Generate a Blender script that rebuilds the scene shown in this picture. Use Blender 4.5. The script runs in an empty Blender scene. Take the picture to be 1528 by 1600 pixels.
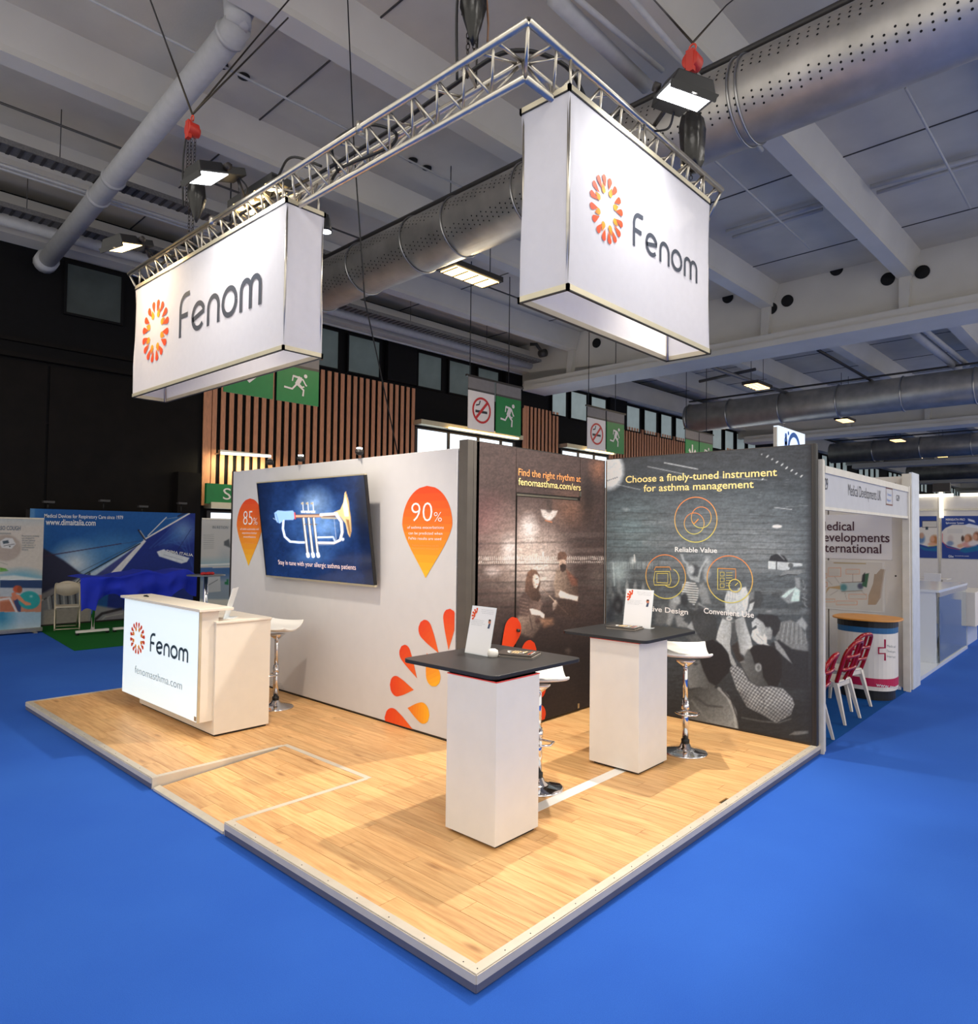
import bpy, math, random
import numpy as np
from mathutils import Vector, Matrix
random.seed(7); rng = np.random.default_rng(7)
D = bpy.data; COL = bpy.context.scene.collection; SC = bpy.context.scene
PI = math.pi
# ------------------------------------------------------------ camera
YAW, PIT, ROL, FPX = 0.741757, 0.0317345, 0.0123358, 1080.866
_f = np.array([math.cos(YAW)*math.cos(PIT), math.sin(YAW)*math.cos(PIT), math.sin(PIT)])
_r = np.array([math.sin(YAW), -math.cos(YAW), 0.0]); _u = np.cross(_r, _f)
CR = math.cos(ROL)*_r + math.sin(ROL)*_u; CU = -math.sin(ROL)*_r + math.cos(ROL)*_u; CF = _f
CAM = np.array([-2.239, -2.093, 2.0])
cd = D.cameras.new('camera'); cam = D.objects.new('camera', cd); COL.objects.link(cam); SC.camera = cam
cd.sensor_fit = 'HORIZONTAL'; cd.sensor_width = 36; cd.lens = FPX*36/1528; cd.clip_end = 400
mw = Matrix.Identity(4)
for i in range(3):
    mw[i][0] = CR[i]; mw[i][1] = CU[i]; mw[i][2] = -CF[i]; mw[i][3] = CAM[i]
cam.matrix_world = mw
SC.view_settings.view_transform = 'Standard'; SC.view_settings.look = 'None'
SC.view_settings.gamma = 1; SC.view_settings.use_curve_mapping = False
SC.view_settings.exposure = 0.0
# ------------------------------------------------------------ light
wd = D.worlds.new('world'); SC.world = wd; wd.use_nodes = True
bg = wd.node_tree.nodes['Background']; bg.inputs[0].default_value = (1.0, 0.955, 0.87, 1); bg.inputs[1].default_value = 1.25
def light(name, kind, loc, energy, color=(1,1,1), target=None, size=.3, sy=None, angle=1.2, blend=.5, spread=None):
    l = D.lights.new(name, kind); l.energy = energy; l.color = color
    if kind == 'AREA':
        l.shape = 'RECTANGLE'; l.size = size; l.size_y = sy or size
        if spread: l.spread = spread
    elif kind == 'SPOT': l.spot_size = angle; l.spot_blend = blend; l.shadow_soft_size = size
    else: l.shadow_soft_size = size
    o = D.objects.new(name, l); COL.objects.link(o); o.location = loc
    if target is not None:
        o.rotation_euler = (Vector(target)-Vector(loc)).to_track_quat('-Z', 'Y').to_euler()
    return o
# the hall's rows of ceiling lamps (those over and behind the camera are not in the frame)
for (x, y, e) in [(-4, -5, 210), (3, -7, 230), (11, -7, 260), (-3.5, 3, 90), (20, -7, 300), (30, -7, 300), (44, -6, 400), (64, -6, 400)]:
    light('hall_light', 'AREA', (x, y, 8.2), e, (1, .95, .88), (x, y, 0), 3.0, 3.0)
# small lights of the stand
light('stand_spot', 'SPOT', (4.2, 1.7, 6.0), 1250, (1, .92, .80), (1.3, 1.5, 0), .06, angle=1.5, blend=.8)
light('stand_spot', 'SPOT', (.75, 3.2, 4.35), 300, (1, .88, .72), (1.3, 4.4, .3), .08, angle=1.9, blend=.7)
light('stand_spot', 'SPOT', (1.9, .75, 4.35), 330, (1, .92, .80), (3.2, 1.2, .3), .08, angle=2.0, blend=.7)
# ------------------------------------------------------------ pixel helpers (turn a photo point into a point on a real plane)
def ray(x, y): return CR*(x-764)/FPX - CU*(y-800)/FPX + CF
HA = math.radians(-1.8)
HR = np.array([[math.cos(HA), -math.sin(HA), 0], [math.sin(HA), math.cos(HA), 0], [0, 0, 1]])
HC = HR.T @ CAM
def _at(x, y, k, v, hall):
    d = ray(x, y); c = CAM
    if hall: d = HR.T @ d; c = HC
    return c + (v-c[k])/d[k]*d
def PX(x, y, v, hall=False): return _at(x, y, 0, v, hall)
def PY(x, y, v, hall=False): return _at(x, y, 1, v, hall)
def PZ(x, y, v, hall=False): return _at(x, y, 2, v, hall)
def proj(P):
    q = np.asarray(P, float)-CAM; z = q@CF
    return np.stack([764+FPX*(q@CR)/z, 800-FPX*(q@CU)/z], -1)
# ------------------------------------------------------------ materials
def srgb(c):
    c = np.asarray(c, float)/255.0
    return np.where(c <= .04045, c/12.92, ((c+.055)/1.055)**2.4)
MATS = {}
def mat(name, col, rough=.5, metal=0.0, var=.06, scale=8.0, bump=0.0, bscale=200, emis=None, estr=1.0, spec=.5, alpha=1.0, trans=0.0, aniso=None):
    if name in MATS: return MATS[name]
    m = D.materials.new(name); m.use_nodes = True; nt = m.node_tree; b = nt.nodes['Principled BSDF']
    L = nt.links; c = list(srgb(col))+[1]
    b.inputs['Base Color'].default_value = c; b.inputs['Roughness'].default_value = rough; b.inputs['Metallic'].default_value = metal
    b.inputs['Specular IOR Level'].default_value = spec
    b.inputs['Alpha'].default_value = alpha; b.inputs['Transmission Weight'].default_value = trans
    if var > 0:
        tc = nt.nodes.new('ShaderNodeTexCoord'); n = nt.nodes.new('ShaderNodeTexNoise'); n.inputs['Scale'].default_value = scale; n.inputs['Detail'].default_value = 4
        if aniso:
            mp = nt.nodes.new('ShaderNodeMapping'); mp.inputs['Scale'].default_value = aniso
            L.new(tc.outputs['Object'], mp.inputs[0]); L.new(mp.outputs[0], n.inputs['Vector'])
        else: L.new(tc.outputs['Object'], n.inputs['Vector'])
        r = nt.nodes.new('ShaderNodeValToRGB')
        r.color_ramp.elements[0].position = .3; r.color_ramp.elements[1].position = .7
        r.color_ramp.elements[0].color = [max(0, v*(1-var)) for v in c[:3]]+[1]
        r.color_ramp.elements[1].color = [min(1, v*(1+var)) for v in c[:3]]+[1]
        L.new(n.outputs[0], r.inputs[0]); L.new(r.outputs[0], b.inputs['Base Color'])
    if bump > 0:
        tc = nt.nodes.new('ShaderNodeTexCoord'); n2 = nt.nodes.new('ShaderNodeTexNoise'); n2.inputs['Scale'].default_value = bscale
        L.new(tc.outputs['Object'], n2.inputs['Vector'])
        bp = nt.nodes.new('ShaderNodeBump'); bp.inputs['Strength'].default_value = bump; bp.inputs['Distance'].default_value = .01
        L.new(n2.outputs[0], bp.inputs['Height']); L.new(bp.outputs[0], b.inputs['Normal'])
    if emis is not None:
        b.inputs['Emission Color'].default_value = list(srgb(emis))+[1]; b.inputs['Emission Strength'].default_value = estr
    MATS[name] = m; return m
def print_mat(name, rough=.55, emis=0.0):
    m = D.materials.new(name); m.use_nodes = True; nt = m.node_tree; b = nt.nodes['Principled BSDF']
    a = nt.nodes.new('ShaderNodeAttribute'); a.attribute_name = 'Col'
    nt.links.new(a.outputs['Color'], b.inputs['Base Color']); b.inputs['Roughness'].default_value = rough
    if emis:
        nt.links.new(a.outputs['Color'], b.inputs['Emission Color']); b.inputs['Emission Strength'].default_value = emis
    MATS[name] = m; return m
PRINT = print_mat('printed_graphic', .8); PRINT_GLOSS = print_mat('glossy_print', .3); SCREEN = print_mat('screen_picture', .14, 1.0)
M_white = mat('white_laminate', (226, 222, 216), .45, var=.02)
M_cwhite = mat('counter_white', (224, 216, 202), .4, var=.02)
M_wallw = mat('white_stand_fabric', (206, 205, 207), .7, var=.015)
M_black = mat('black_plastic', (18, 18, 19), .45)
M_table = mat('black_table_top', (26, 26, 28), .42, var=.15, scale=60)
M_alu = mat('brushed_aluminium', (196, 190, 178), .32, 1.0, var=.08, scale=20)
M_alup = mat('anodised_frame', (205, 196, 170), .4, .6, var=.05)
M_trim = mat('trim_strip_metal', (206, 196, 180), .45, .25, var=.05)
M_fasc = mat('grey_fascia', (84, 86, 106), .6, var=.06)
M_dkf = mat('dark_profile', (52, 48, 46), .5, .3)
M_chrome = mat('chrome', (225, 225, 228), .08, 1.0, var=0)
M_seat = mat('white_seat_plastic', (235, 232, 226), .3, var=0)
M_conc = mat('painted_concrete', (202, 195, 181), .8, var=.07, scale=1.2, bump=.15, bscale=30)
M_conc2 = mat('painted_concrete_beam', (206, 202, 194), .8, var=.05, scale=1.0)
M_duct = mat('galvanised_duct', (184, 180, 174), .44, .75, var=.15, scale=3)
M_ring = mat('duct_ring_metal', (170, 170, 170), .3, 1.0)
M_hole = mat('dark_hole', (14, 14, 15), .9, var=0)
M_pipe = mat('white_painted_pipe', (176, 176, 178), .55)
M_dpipe = mat('dark_steel_pipe', (70, 68, 68), .5, .3)
M_tray = mat('cable_tray_steel', (126, 124, 124), .5, .5, var=.2, scale=30)
M_cable = mat('black_cable', (16, 15, 16), .55, var=0)
M_dkwall = mat('black_brown_cladding', (15, 10, 8), .7, spec=.2, var=.35, scale=3, bump=.2, bscale=15)
M_dkwall2 = mat('black_frame_paint', (10, 9, 12), .7, spec=.2, var=.2)
M_slat = mat('warm_timber_slat', (214, 148, 110), .6, var=.16, scale=10, aniso=(6, 6, .6))
M_pane = mat('frosted_window_pane', (92, 102, 102), .35, var=.25, scale=1.2, emis=(120, 135, 135), estr=.12)
M_day = mat('daylight_glass', (220, 235, 245), .2, var=0, emis=(226, 240, 250), estr=1.5)
M_green = mat('sign_green', (0, 122, 58), .45, var=.05)
M_signw = mat('sign_white', (226, 220, 220), .5, var=.02)
M_signg = mat('sign_header_grey', (120, 116, 118), .6)
M_red = mat('red_hoist_paint', (176, 36, 16), .45)
M_bag = mat('black_chain_bag', (22, 20, 17), .28, var=.5, scale=12, bump=.8, bscale=9)
M_chain = mat('blackened_chain', (60, 54, 48), .4, .8)
M_cloth = mat('royal_blue_cloth', (12, 42, 186), .8, var=.12, scale=4)
M_redpl = mat('translucent_red_plastic', (170, 10, 22), .12, var=.1, trans=.25)
M_emw = mat('lamp_white', (255, 255, 255), .5, var=0, emis=(245, 250, 255), estr=14)
M_emy = mat('lamp_warm', (255, 220, 160), .5, var=0, emis=(255, 214, 140), estr=9)
M_emy2 = mat('hall_lamp_tube', (255, 230, 180), .5, var=0, emis=(255, 208, 130), estr=6)
M_emt = mat('tube_lamp', (255, 250, 235), .5, var=0, emis=(255, 246, 220), estr=2)
M_lit = mat('backlit_panel', (232, 244, 248), .4, var=0, emis=(226, 244, 250), estr=.45)
M_ink = mat('logo_slate_ink', (58, 64, 76), .6, var=0)
M_navy = mat('logo_navy_ink', (26, 52, 68), .6, var=0)
M_grey = mat('thin_grey_ink', (120, 132, 138), .6, var=0)
M_whiteink = mat('white_ink', (240, 240, 240), .6, var=0)
M_cream = mat('cream_ink', (250, 226, 150), .6, var=0)
M_peach = mat('orange_ink', (242, 160, 92), .6, var=0)
M_maroon = mat('maroon_ink', (74, 36, 50), .6, var=0)
M_crimson = mat('crimson_ink', (178, 14, 70), .5, var=0)
M_dark = mat('dark_ink', (44, 44, 52), .6, var=0)
M_blueink = mat('blue_ink', (20, 110, 200), .5, var=0)
M_redink = mat('red_ink', (190, 30, 34), .5, var=0)
def translucent(m, f=.27):
    nt = m.node_tree; b = nt.nodes['Principled BSDF']; o = [n for n in nt.nodes if n.type == 'OUTPUT_MATERIAL'][0]; t = nt.nodes.new('ShaderNodeBsdfTranslucent'); t.inputs[0].default_value = (.86, .85, .87, 1); x = nt.nodes.new('ShaderNodeMixShader'); x.inputs[0].default_value = f
    nt.links.new(b.outputs[0], x.inputs[1]); nt.links.new(t.outputs[0], x.inputs[2]); nt.links.new(x.outputs[0], o.inputs[0]); return m
M_fabric = mat('white_banner_fabric', (222, 220, 224), .75, var=.02, scale=20, bump=.15, bscale=6)
translucent(M_fabric)
# wood planks with a tone of their own each
def wood_mat():
    m = D.materials.new('oak_laminate'); m.use_nodes = True; nt = m.node_tree; L = nt.links; b = nt.nodes['Principled BSDF']
    tc = nt.nodes.new('ShaderNodeTexCoord'); oi = nt.nodes.new('ShaderNodeObjectInfo')
    ad = nt.nodes.new('ShaderNodeVectorMath'); ad.operation = 'ADD'
    mu = nt.nodes.new('ShaderNodeVectorMath'); mu.operation = 'SCALE'; mu.inputs['Scale'].default_value = 37
    L.new(oi.outputs['Random'], mu.inputs[0]); L.new(tc.outputs['Object'], ad.inputs[0]); L.new(mu.outputs[0], ad.inputs[1])
    mp = nt.nodes.new('ShaderNodeMapping'); mp.inputs['Scale'].default_value = (16, 1.3, 1); L.new(ad.outputs[0], mp.inputs[0])
    n = nt.nodes.new('ShaderNodeTexNoise'); n.inputs['Scale'].default_value = 2.2; n.inputs['Detail'].default_value = 6; n.inputs['Roughness'].default_value = .6; L.new(mp.outputs[0], n.inputs['Vector'])
    r = nt.nodes.new('ShaderNodeValToRGB'); e = r.color_ramp.elements
    e[0].position = .33; e[0].color = [*srgb((194, 142, 88)), 1]; e[1].position = .62; e[1].color = [*srgb((222, 177, 120)), 1]
    L.new(n.outputs[0], r.inputs[0])
    # knots
    mp2 = nt.nodes.new('ShaderNodeMapping'); mp2.inputs['Scale'].default_value = (11, 3.2, 1); L.new(ad.outputs[0], mp2.inputs[0])
    v = nt.nodes.new('ShaderNodeTexVoronoi'); v.inputs['Scale'].default_value = .55; L.new(mp2.outputs[0], v.inputs['Vector'])
    r2 = nt.nodes.new('ShaderNodeValToRGB'); r2.color_ramp.elements[0].position = .03; r2.color_ramp.elements[0].color = (.42, .3, .2, 1)
    r2.color_ramp.elements[1].position = .15; r2.color_ramp.elements[1].color = (1, 1, 1, 1); L.new(v.outputs['Distance'], r2.inputs[0])
    mx = nt.nodes.new('ShaderNodeMixRGB'); mx.blend_type = 'MULTIPLY'; mx.inputs[0].default_value = .8; L.new(r.outputs[0], mx.inputs[1]); L.new(r2.outputs[0], mx.inputs[2])
    hs = nt.nodes.new('ShaderNodeHueSaturation'); mr = nt.nodes.new('ShaderNodeMapRange'); mr.inputs['To Min'].default_value = .88; mr.inputs['To Max'].default_value = 1.1
    L.new(oi.outputs['Random'], mr.inputs[0]); L.new(mr.outputs[0], hs.inputs['Value']); L.new(mx.outputs[0], hs.inputs['Color']); L.new(hs.outputs[0], b.inputs['Base Color'])
    b.inputs['Roughness'].default_value = .42; return m
M_wood = wood_mat()
def carpet_mat(name, c0, c1):
    m = D.materials.new(name); m.use_nodes = True; nt = m.node_tree; L = nt.links; b = nt.nodes['Principled BSDF']
    tc = nt.nodes.new('ShaderNodeTexCoord')
    n = nt.nodes.new('ShaderNodeTexNoise'); n.inputs['Scale'].default_value = 1.1; n.inputs['Detail'].default_value = 3
    n2 = nt.nodes.new('ShaderNodeTexNoise'); n2.inputs['Scale'].default_value = 260
    L.new(tc.outputs['Object'], n.inputs['Vector']); L.new(tc.outputs['Object'], n2.inputs['Vector'])
    a = nt.nodes.new('ShaderNodeMath'); a.operation = 'MULTIPLY_ADD'; a.inputs[1].default_value = .6; L.new(n2.outputs[0], a.inputs[0])
    s = nt.nodes.new('ShaderNodeMath'); s.operation = 'MULTIPLY'; s.inputs[1].default_value = .4; L.new(n.outputs[0], s.inputs[0]); L.new(s.outputs[0], a.inputs[2])
    r = nt.nodes.new('ShaderNodeValToRGB'); e = r.color_ramp.elements; e[0].position = .3; e[1].position = .7
    e[0].color = [*srgb(c0), 1]; e[1].color = [*srgb(c1), 1]; L.new(a.outputs[0], r.inputs[0]); L.new(r.outputs[0], b.inputs['Base Color'])
    b.inputs['Roughness'].default_value = .95; b.inputs['Specular IOR Level'].default_value = .15
    bp = nt.nodes.new('ShaderNodeBump'); bp.inputs['Strength'].default_value = .5; bp.inputs['Distance'].default_value = .004; L.new(n2.outputs[0], bp.inputs['Height']); L.new(bp.outputs[0], b.inputs['Normal'])
    return m
M_carpet = carpet_mat('blue_carpet', (38, 84, 176), (50, 100, 190))
M_carpet2 = carpet_mat('deep_blue_carpet', (0, 62, 128), (4, 76, 146))
M_grass = carpet_mat('green_carpet', (10, 84, 24), (20, 104, 34))
# ------------------------------------------------------------ mesh building
class MB:
    def __init__(s): s.v = []; s.f = []; s.m = []; s.mats = []; s.smooth = []
    def mi(s, m):
        if m not in s.mats: s.mats.append(m)
        return s.mats.index(m)
    def add(s, vs, fs, m, smooth=False):
        o = len(s.v); s.v += [tuple(float(q) for q in p) for p in vs]; k = s.mi(m)
        for f in fs: s.f.append(tuple(i+o for i in f)); s.m.append(k); s.smooth.append(smooth)
        return s
    def box(s, a, b, m, bev=0):
        x0, y0, z0 = [min(a[i], b[i]) for i in range(3)]; x1, y1, z1 = [max(a[i], b[i]) for i in range(3)]
        vs = [(x0,y0,z0),(x1,y0,z0),(x1,y1,z0),(x0,y1,z0),(x0,y0,z1),(x1,y0,z1),(x1,y1,z1),(x0,y1,z1)]
        return s.add(vs, [(0,3,2,1),(4,5,6,7),(0,1,5,4),(1,2,6,5),(2,3,7,6),(3,0,4,7)], m)
    def hexa(s, bot, top, m):
        vs = list(bot)+list(top); n = len(bot)
        fs = [tuple(range(n-1, -1, -1)), tuple(range(n, 2*n))]+[(i, (i+1) % n, n+(i+1) % n, n+i) for i in range(n)]
        return s.add(vs, fs, m)
    def prism(s, poly, d, m):            # poly: 3-D points, d: extrusion vector
        return s.hexa(poly, [np.asarray(p, float)+np.asarray(d, float) for p in poly], m)
    def tube(s, pts, r, m, n=8, closed=False, smooth=True):
        P = [np.asarray(p, float) for p in pts]; k = len(P); rs = r if isinstance(r, (list, tuple)) else [r]*k
        vs = []; prev = None
        for i in range(k):
            if closed: t = P[(i+1) % k]-P[i-1]
            else: t = P[min(i+1, k-1)]-P[max(i-1, 0)]
            t = t/(np.linalg.norm(t)+1e-12)
            if prev is None:
                a = np.array([0, 0, 1.0]) if abs(t[2]) < .9 else np.array([1.0, 0, 0])
                prev = a-t*(a@t)
            prev = prev-t*(prev@t); prev /= np.linalg.norm(prev)+1e-12; q = np.cross(t, prev)
            for j in range(n):
                a = 2*PI*j/n; vs.append(P[i]+rs[i]*(math.cos(a)*prev+math.sin(a)*q))
        fs = []
        for i in range(k if closed else k-1):
            for j in range(n):
                a = i*n+j; b = i*n+(j+1) % n; c = ((i+1) % k)*n+(j+1) % n; d = ((i+1) % k)*n+j; fs.append((a, b, c, d))
        if not closed: fs += [tuple(range(n-1, -1, -1)), tuple(range((k-1)*n, k*n))]
        return s.add(vs, fs, m, smooth)
    def lathe(s, prof, c, m, n=28):      # prof: (r, z)
        vs = []; fs = []
        for (r, z) in prof:
            for j in range(n): a = 2*PI*j/n; vs.append((c[0]+r*math.cos(a), c[1]+r*math.sin(a), c[2]+z))
        for i in range(len(prof)-1):
            for j in range(n): fs.append((i*n+j, i*n+(j+1) % n, (i+1)*n+(j+1) % n, (i+1)*n+j))
        fs += [tuple(range(n-1, -1, -1)), tuple(range((len(prof)-1)*n, len(prof)*n))]
        return s.add(vs, fs, m, True)
    def poly(s, pts, m): return s.add(pts, [tuple(range(len(pts)))], m)
    def disc(s, c, r, ax1, ax2, m, n=20, r2=None):
        r2 = r2 or r; c = np.asarray(c, float)
        return s.poly([c+r*math.cos(2*PI*i/n)*np.asarray(ax1)+r2*math.sin(2*PI*i/n)*np.asarray(ax2) for i in range(n)], m)
ORG = {}
def tag(o, label=None, cat=None, group=None, kind=None):
    if label: o['label'] = label
    if cat: o['category'] = cat
    if group: o['group'] = group
    if kind: o['kind'] = kind
    return o
def thing(name, loc, label, cat, group=None, hall=False, rz=0, kind=None):
    o = D.objects.new(name, None); o.empty_display_size = .1; COL.objects.link(o)
    L = np.asarray(loc, float); o.location = HR@L if hall else L; o.rotation_euler = (0, 0, rz+(HA if hall else 0))
    ORG[o] = np.zeros(3) if rz else L
    return tag(o, label, cat, group, kind)
def part(name, mb, parent=None, hall=False, label=None, cat=None, group=None, kind=None, bevel=0, subsurf=0, org=None):
    me = D.meshes.new(name); v = np.array(mb.v, float)
    if parent is not None: L = ORG[parent]
    else:
        L = np.array([(v[:, 0].min()+v[:, 0].max())/2, (v[:, 1].min()+v[:, 1].max())/2, v[:, 2].min()]) if org is None else np.asarray(org, float)
    me.from_pydata([tuple(p) for p in (v-L)], [], mb.f)
    for m in mb.mats: me.materials.append(m)
    me.polygons.foreach_set('material_index', mb.m); me.polygons.foreach_set('use_smooth', mb.smooth); me.update()
    o = D.objects.new(name, me); COL.objects.link(o)
    if parent is not None: o.parent = parent; ORG[o] = L
    else:
        o.location = HR@L if hall else L
        if hall: o.rotation_euler = (0, 0, HA)
        ORG[o] = L
    if bevel:
        b = o.modifiers.new('bevel', 'BEVEL'); b.width = bevel; b.segments = 2; b.limit_method = 'ANGLE'
    if subsurf:
        b = o.modifiers.new('subsurf', 'SUBSURF'); b.levels = subsurf; b.render_levels = subsurf
    return tag(o, label, cat, group, kind)
def dup(o, loc=None, rz=None, label=None, parent=None):
    c = o.copy(); COL.objects.link(c)
    if parent is not None: c.parent = parent
    for ch in o.children: dup(ch, parent=c)
    if loc is not None: c.location = loc
    if rz is not None: c.rotation_euler[2] = rz
    if label: c['label'] = label
    return c
def bx(a, b, m): return MB().box(a, b, m)
# ------------------------------------------------------------ painter: colours of flat prints, one colour per grid point
def vnoise(X, Y, s, seed=0):
    x = X/s; y = Y/s; xi = np.floor(x).astype(int); yi = np.floor(y).astype(int); fx = x-xi; fy = y-yi
    fx = fx*fx*(3-2*fx); fy = fy*fy*(3-2*fy)
    def h(a, b): n = (a*374761393+b*668265263+seed*974711) & 0x7fffffff; n = (n ^ (n >> 13))*1274126177 & 0x7fffffff; return ((n ^ (n >> 16)) & 0xffff)/65535.0
    return (h(xi, yi)*(1-fx)+h(xi+1, yi)*fx)*(1-fy)+(h(xi, yi+1)*(1-fx)+h(xi+1, yi+1)*fx)*fy
class Paint:
    def __init__(s, X, Y, base):
        s.X = X; s.Y = Y; s.C = np.tile(np.array(base, float), (len(X), 1))
    def mix(s, a, c):
        a = np.clip(a, 0, 1)[:, None]; s.C = s.C*(1-a)+np.array(c, float)*a
    def blob(s, x, y, rx, ry, c, a=1, soft=.5, ang=0):
        ca, sa = math.cos(ang), math.sin(ang); dx = s.X-x; dy = s.Y-y
        u = (dx*ca+dy*sa)/rx; v = (-dx*sa+dy*ca)/ry; d = np.sqrt(u*u+v*v)
        s.mix(a*np.clip((1-d)/soft+.0, 0, 1), c)
    def poly(s, P, c, a=1, soft=1.2):
        inside = np.zeros(len(s.X), bool); dist = np.full(len(s.X), 1e9); n = len(P)
        for i in range(n):
            x1, y1 = P[i]; x2, y2 = P[(i+1) % n]
            if y1 != y2:
                cnd = ((y1 > s.Y) != (y2 > s.Y)) & (s.X < (x2-x1)*(s.Y-y1)/(y2-y1)+x1); inside ^= cnd
            dist = np.minimum(dist, s._sd(x1, y1, x2, y2))
        sd = np.where(inside, dist, -dist); s.mix(a*np.clip(sd/soft+.5, 0, 1), c)
    def _sd(s, x1, y1, x2, y2):
        dx, dy = x2-x1, y2-y1; L = dx*dx+dy*dy+1e-9; t = np.clip(((s.X-x1)*dx+(s.Y-y1)*dy)/L, 0, 1)
        return np.hypot(s.X-x1-t*dx, s.Y-y1-t*dy)
    def line(s, P, w, c, a=1, soft=.8):
        d = np.full(len(s.X), 1e9)
        for i in range(len(P)-1): d = np.minimum(d, s._sd(*P[i], *P[i+1]))
        s.mix(a*np.clip((w/2-d)/soft+.5, 0, 1), c)
    def noise(s, sx, sy, amp, seed=0):
        n = vnoise(s.X*1.0, s.Y*sx/sy, sx, seed)*.6+vnoise(s.X, s.Y*sx/sy, sx/2.3, seed+5)*.4
        s.C *= (1+amp*(n-.5)*2)[:, None]
def grid_print(name, parent, fn, nu, nv, paint, material=PRINT, hall=False, label=None):
    """fn(a,b)->3-D point, a,b in 0..1; paint(X,Y,a,b)->colours 0..255, X,Y are photo coordinates of the print."""
    a, b = np.meshgrid(np.linspace(0, 1, nu+1), np.linspace(0, 1, nv+1)); a = a.ravel(); b = b.ravel()
    P = fn(a[:, None], b[:, None]); W = P@HR.T if hall else P; q = proj(W)
    C = np.clip(paint(q[:, 0], q[:, 1], a, b), 0, 255); C = srgb(C)
    me = D.meshes.new(name); idx = np.arange((nu+1)*(nv+1)).reshape(nv+1, nu+1)
    F = np.stack([idx[:-1, :-1], idx[:-1, 1:], idx[1:, 1:], idx[1:, :-1]], -1).reshape(-1, 4)
    L = ORG[parent]; me.vertices.add(len(P)); me.vertices.foreach_set('co', (P-L).astype(np.float32).ravel())
    me.loops.add(F.size); me.loops.foreach_set('vertex_index', F.astype(np.int32).ravel())
    me.polygons.add(len(F)); me.polygons.foreach_set('loop_start', (np.arange(len(F))*4).astype(np.int32))
    me.update(calc_edges=True); me.validate()
    at = me.color_attributes.new('Col', 'FLOAT_COLOR', 'POINT')
    at.data.foreach_set('color', np.concatenate([C, np.ones((len(C), 1))], 1).astype(np.float32).ravel())
    me.materials.append(material)
    o = D.objects.new(name, me); COL.objects.link(o); o.parent = parent; ORG[o] = L
    return tag(o, label)
def rect(p0, eu, ev): p0, eu, ev = map(lambda q: np.asarray(q, float), (p0, eu, ev)); return lambda a, b: p0+a*eu+b*ev
# ------------------------------------------------------------ lettering
_tc = {}
def text_mesh(s, bold=0.0, ser=0):
    k = (s, bold)
    if k in _tc: return _tc[k]
    cu = D.curves.new('t', 'FONT'); cu.body = s; cu.size = 1; cu.offset = bold; cu.resolution_u = 3
    o = D.objects.new('t', cu); COL.objects.link(o); bpy.context.view_layer.update()
    me = o.evaluated_get(bpy.context.evaluated_depsgraph_get()).to_mesh()
    v = np.array([tuple(p.co) for p in me.vertices]) if len(me.vertices) else np.zeros((0, 3)); f = [tuple(p.vertices) for p in me.polygons]
    o.to_mesh_clear(); COL.objects.unlink(o); D.objects.remove(o); D.curves.remove(cu)
    _tc[k] = (v, f); return _tc[k]
_ch = []
def capheight():
    if not _ch: _ch.append(float(text_mesh('H')[0][:, 1].max()))
    return _ch[0]
def text_on(mb, s, o, e, width, m, up=(0, 0, 1), height=None, bold=0.0, off=None, shear=0):
    """o baseline start, e unit reading direction; scaled to the width (and to the capital height)."""
    v, f = text_mesh(s, bold)
    if not len(v): return mb
    x0, x1 = v[:, 0].min(), v[:, 0].max(); sx = width/(x1-x0); sy = sx if height is None else height/capheight()
    o, e, up = (np.asarray(q, float) for q in (o, e, up)); n = np.cross(e, up)
    P = o+((v[:, 0:1]-x0)*sx+v[:, 1:2]*sy*shear)*e+v[:, 1:2]*sy*up+(off if off is not None else .0025)*n
    return mb.add(P, f, m)
def stroke(mb, pts, w, m, o, e, up=(0, 0, 1), off=.003, closed=False, lift=0):
    """flat ribbon along 2-D points in the plane (e, up) at o."""
    o, e, up = (np.asarray(q, float) for q in (o, e, up)); n = np.cross(e, up); P = np.array(pts, float); k = len(P)
    vs = []
    for i in range(k):
        a = P[i-1] if (closed or i > 0) else P[i]; b = P[(i+1) % k] if (closed or i < k-1) else P[i]
        t = b-a; t /= np.hypot(*t)+1e-12; q = np.array([-t[1], t[0]])*w/2
        for s2 in (1, -1): r = P[i]+s2*q; vs.append(o+r[0]*e+r[1]*up+off*n)
    fs = [(2*i, 2*i+1, 2*((i+1) % k)+1, 2*((i+1) % k)) for i in range(k if closed else k-1)]
    return mb.add(vs, fs, m)
def arc(cx, cy, r, a0, a1, n=14, ry=None):
    ry = ry or r; return [(cx+r*math.cos(math.radians(a0+(a1-a0)*i/n)), cy+ry*math.sin(math.radians(a0+(a1-a0)*i/n))) for i in range(n+1)]
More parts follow.
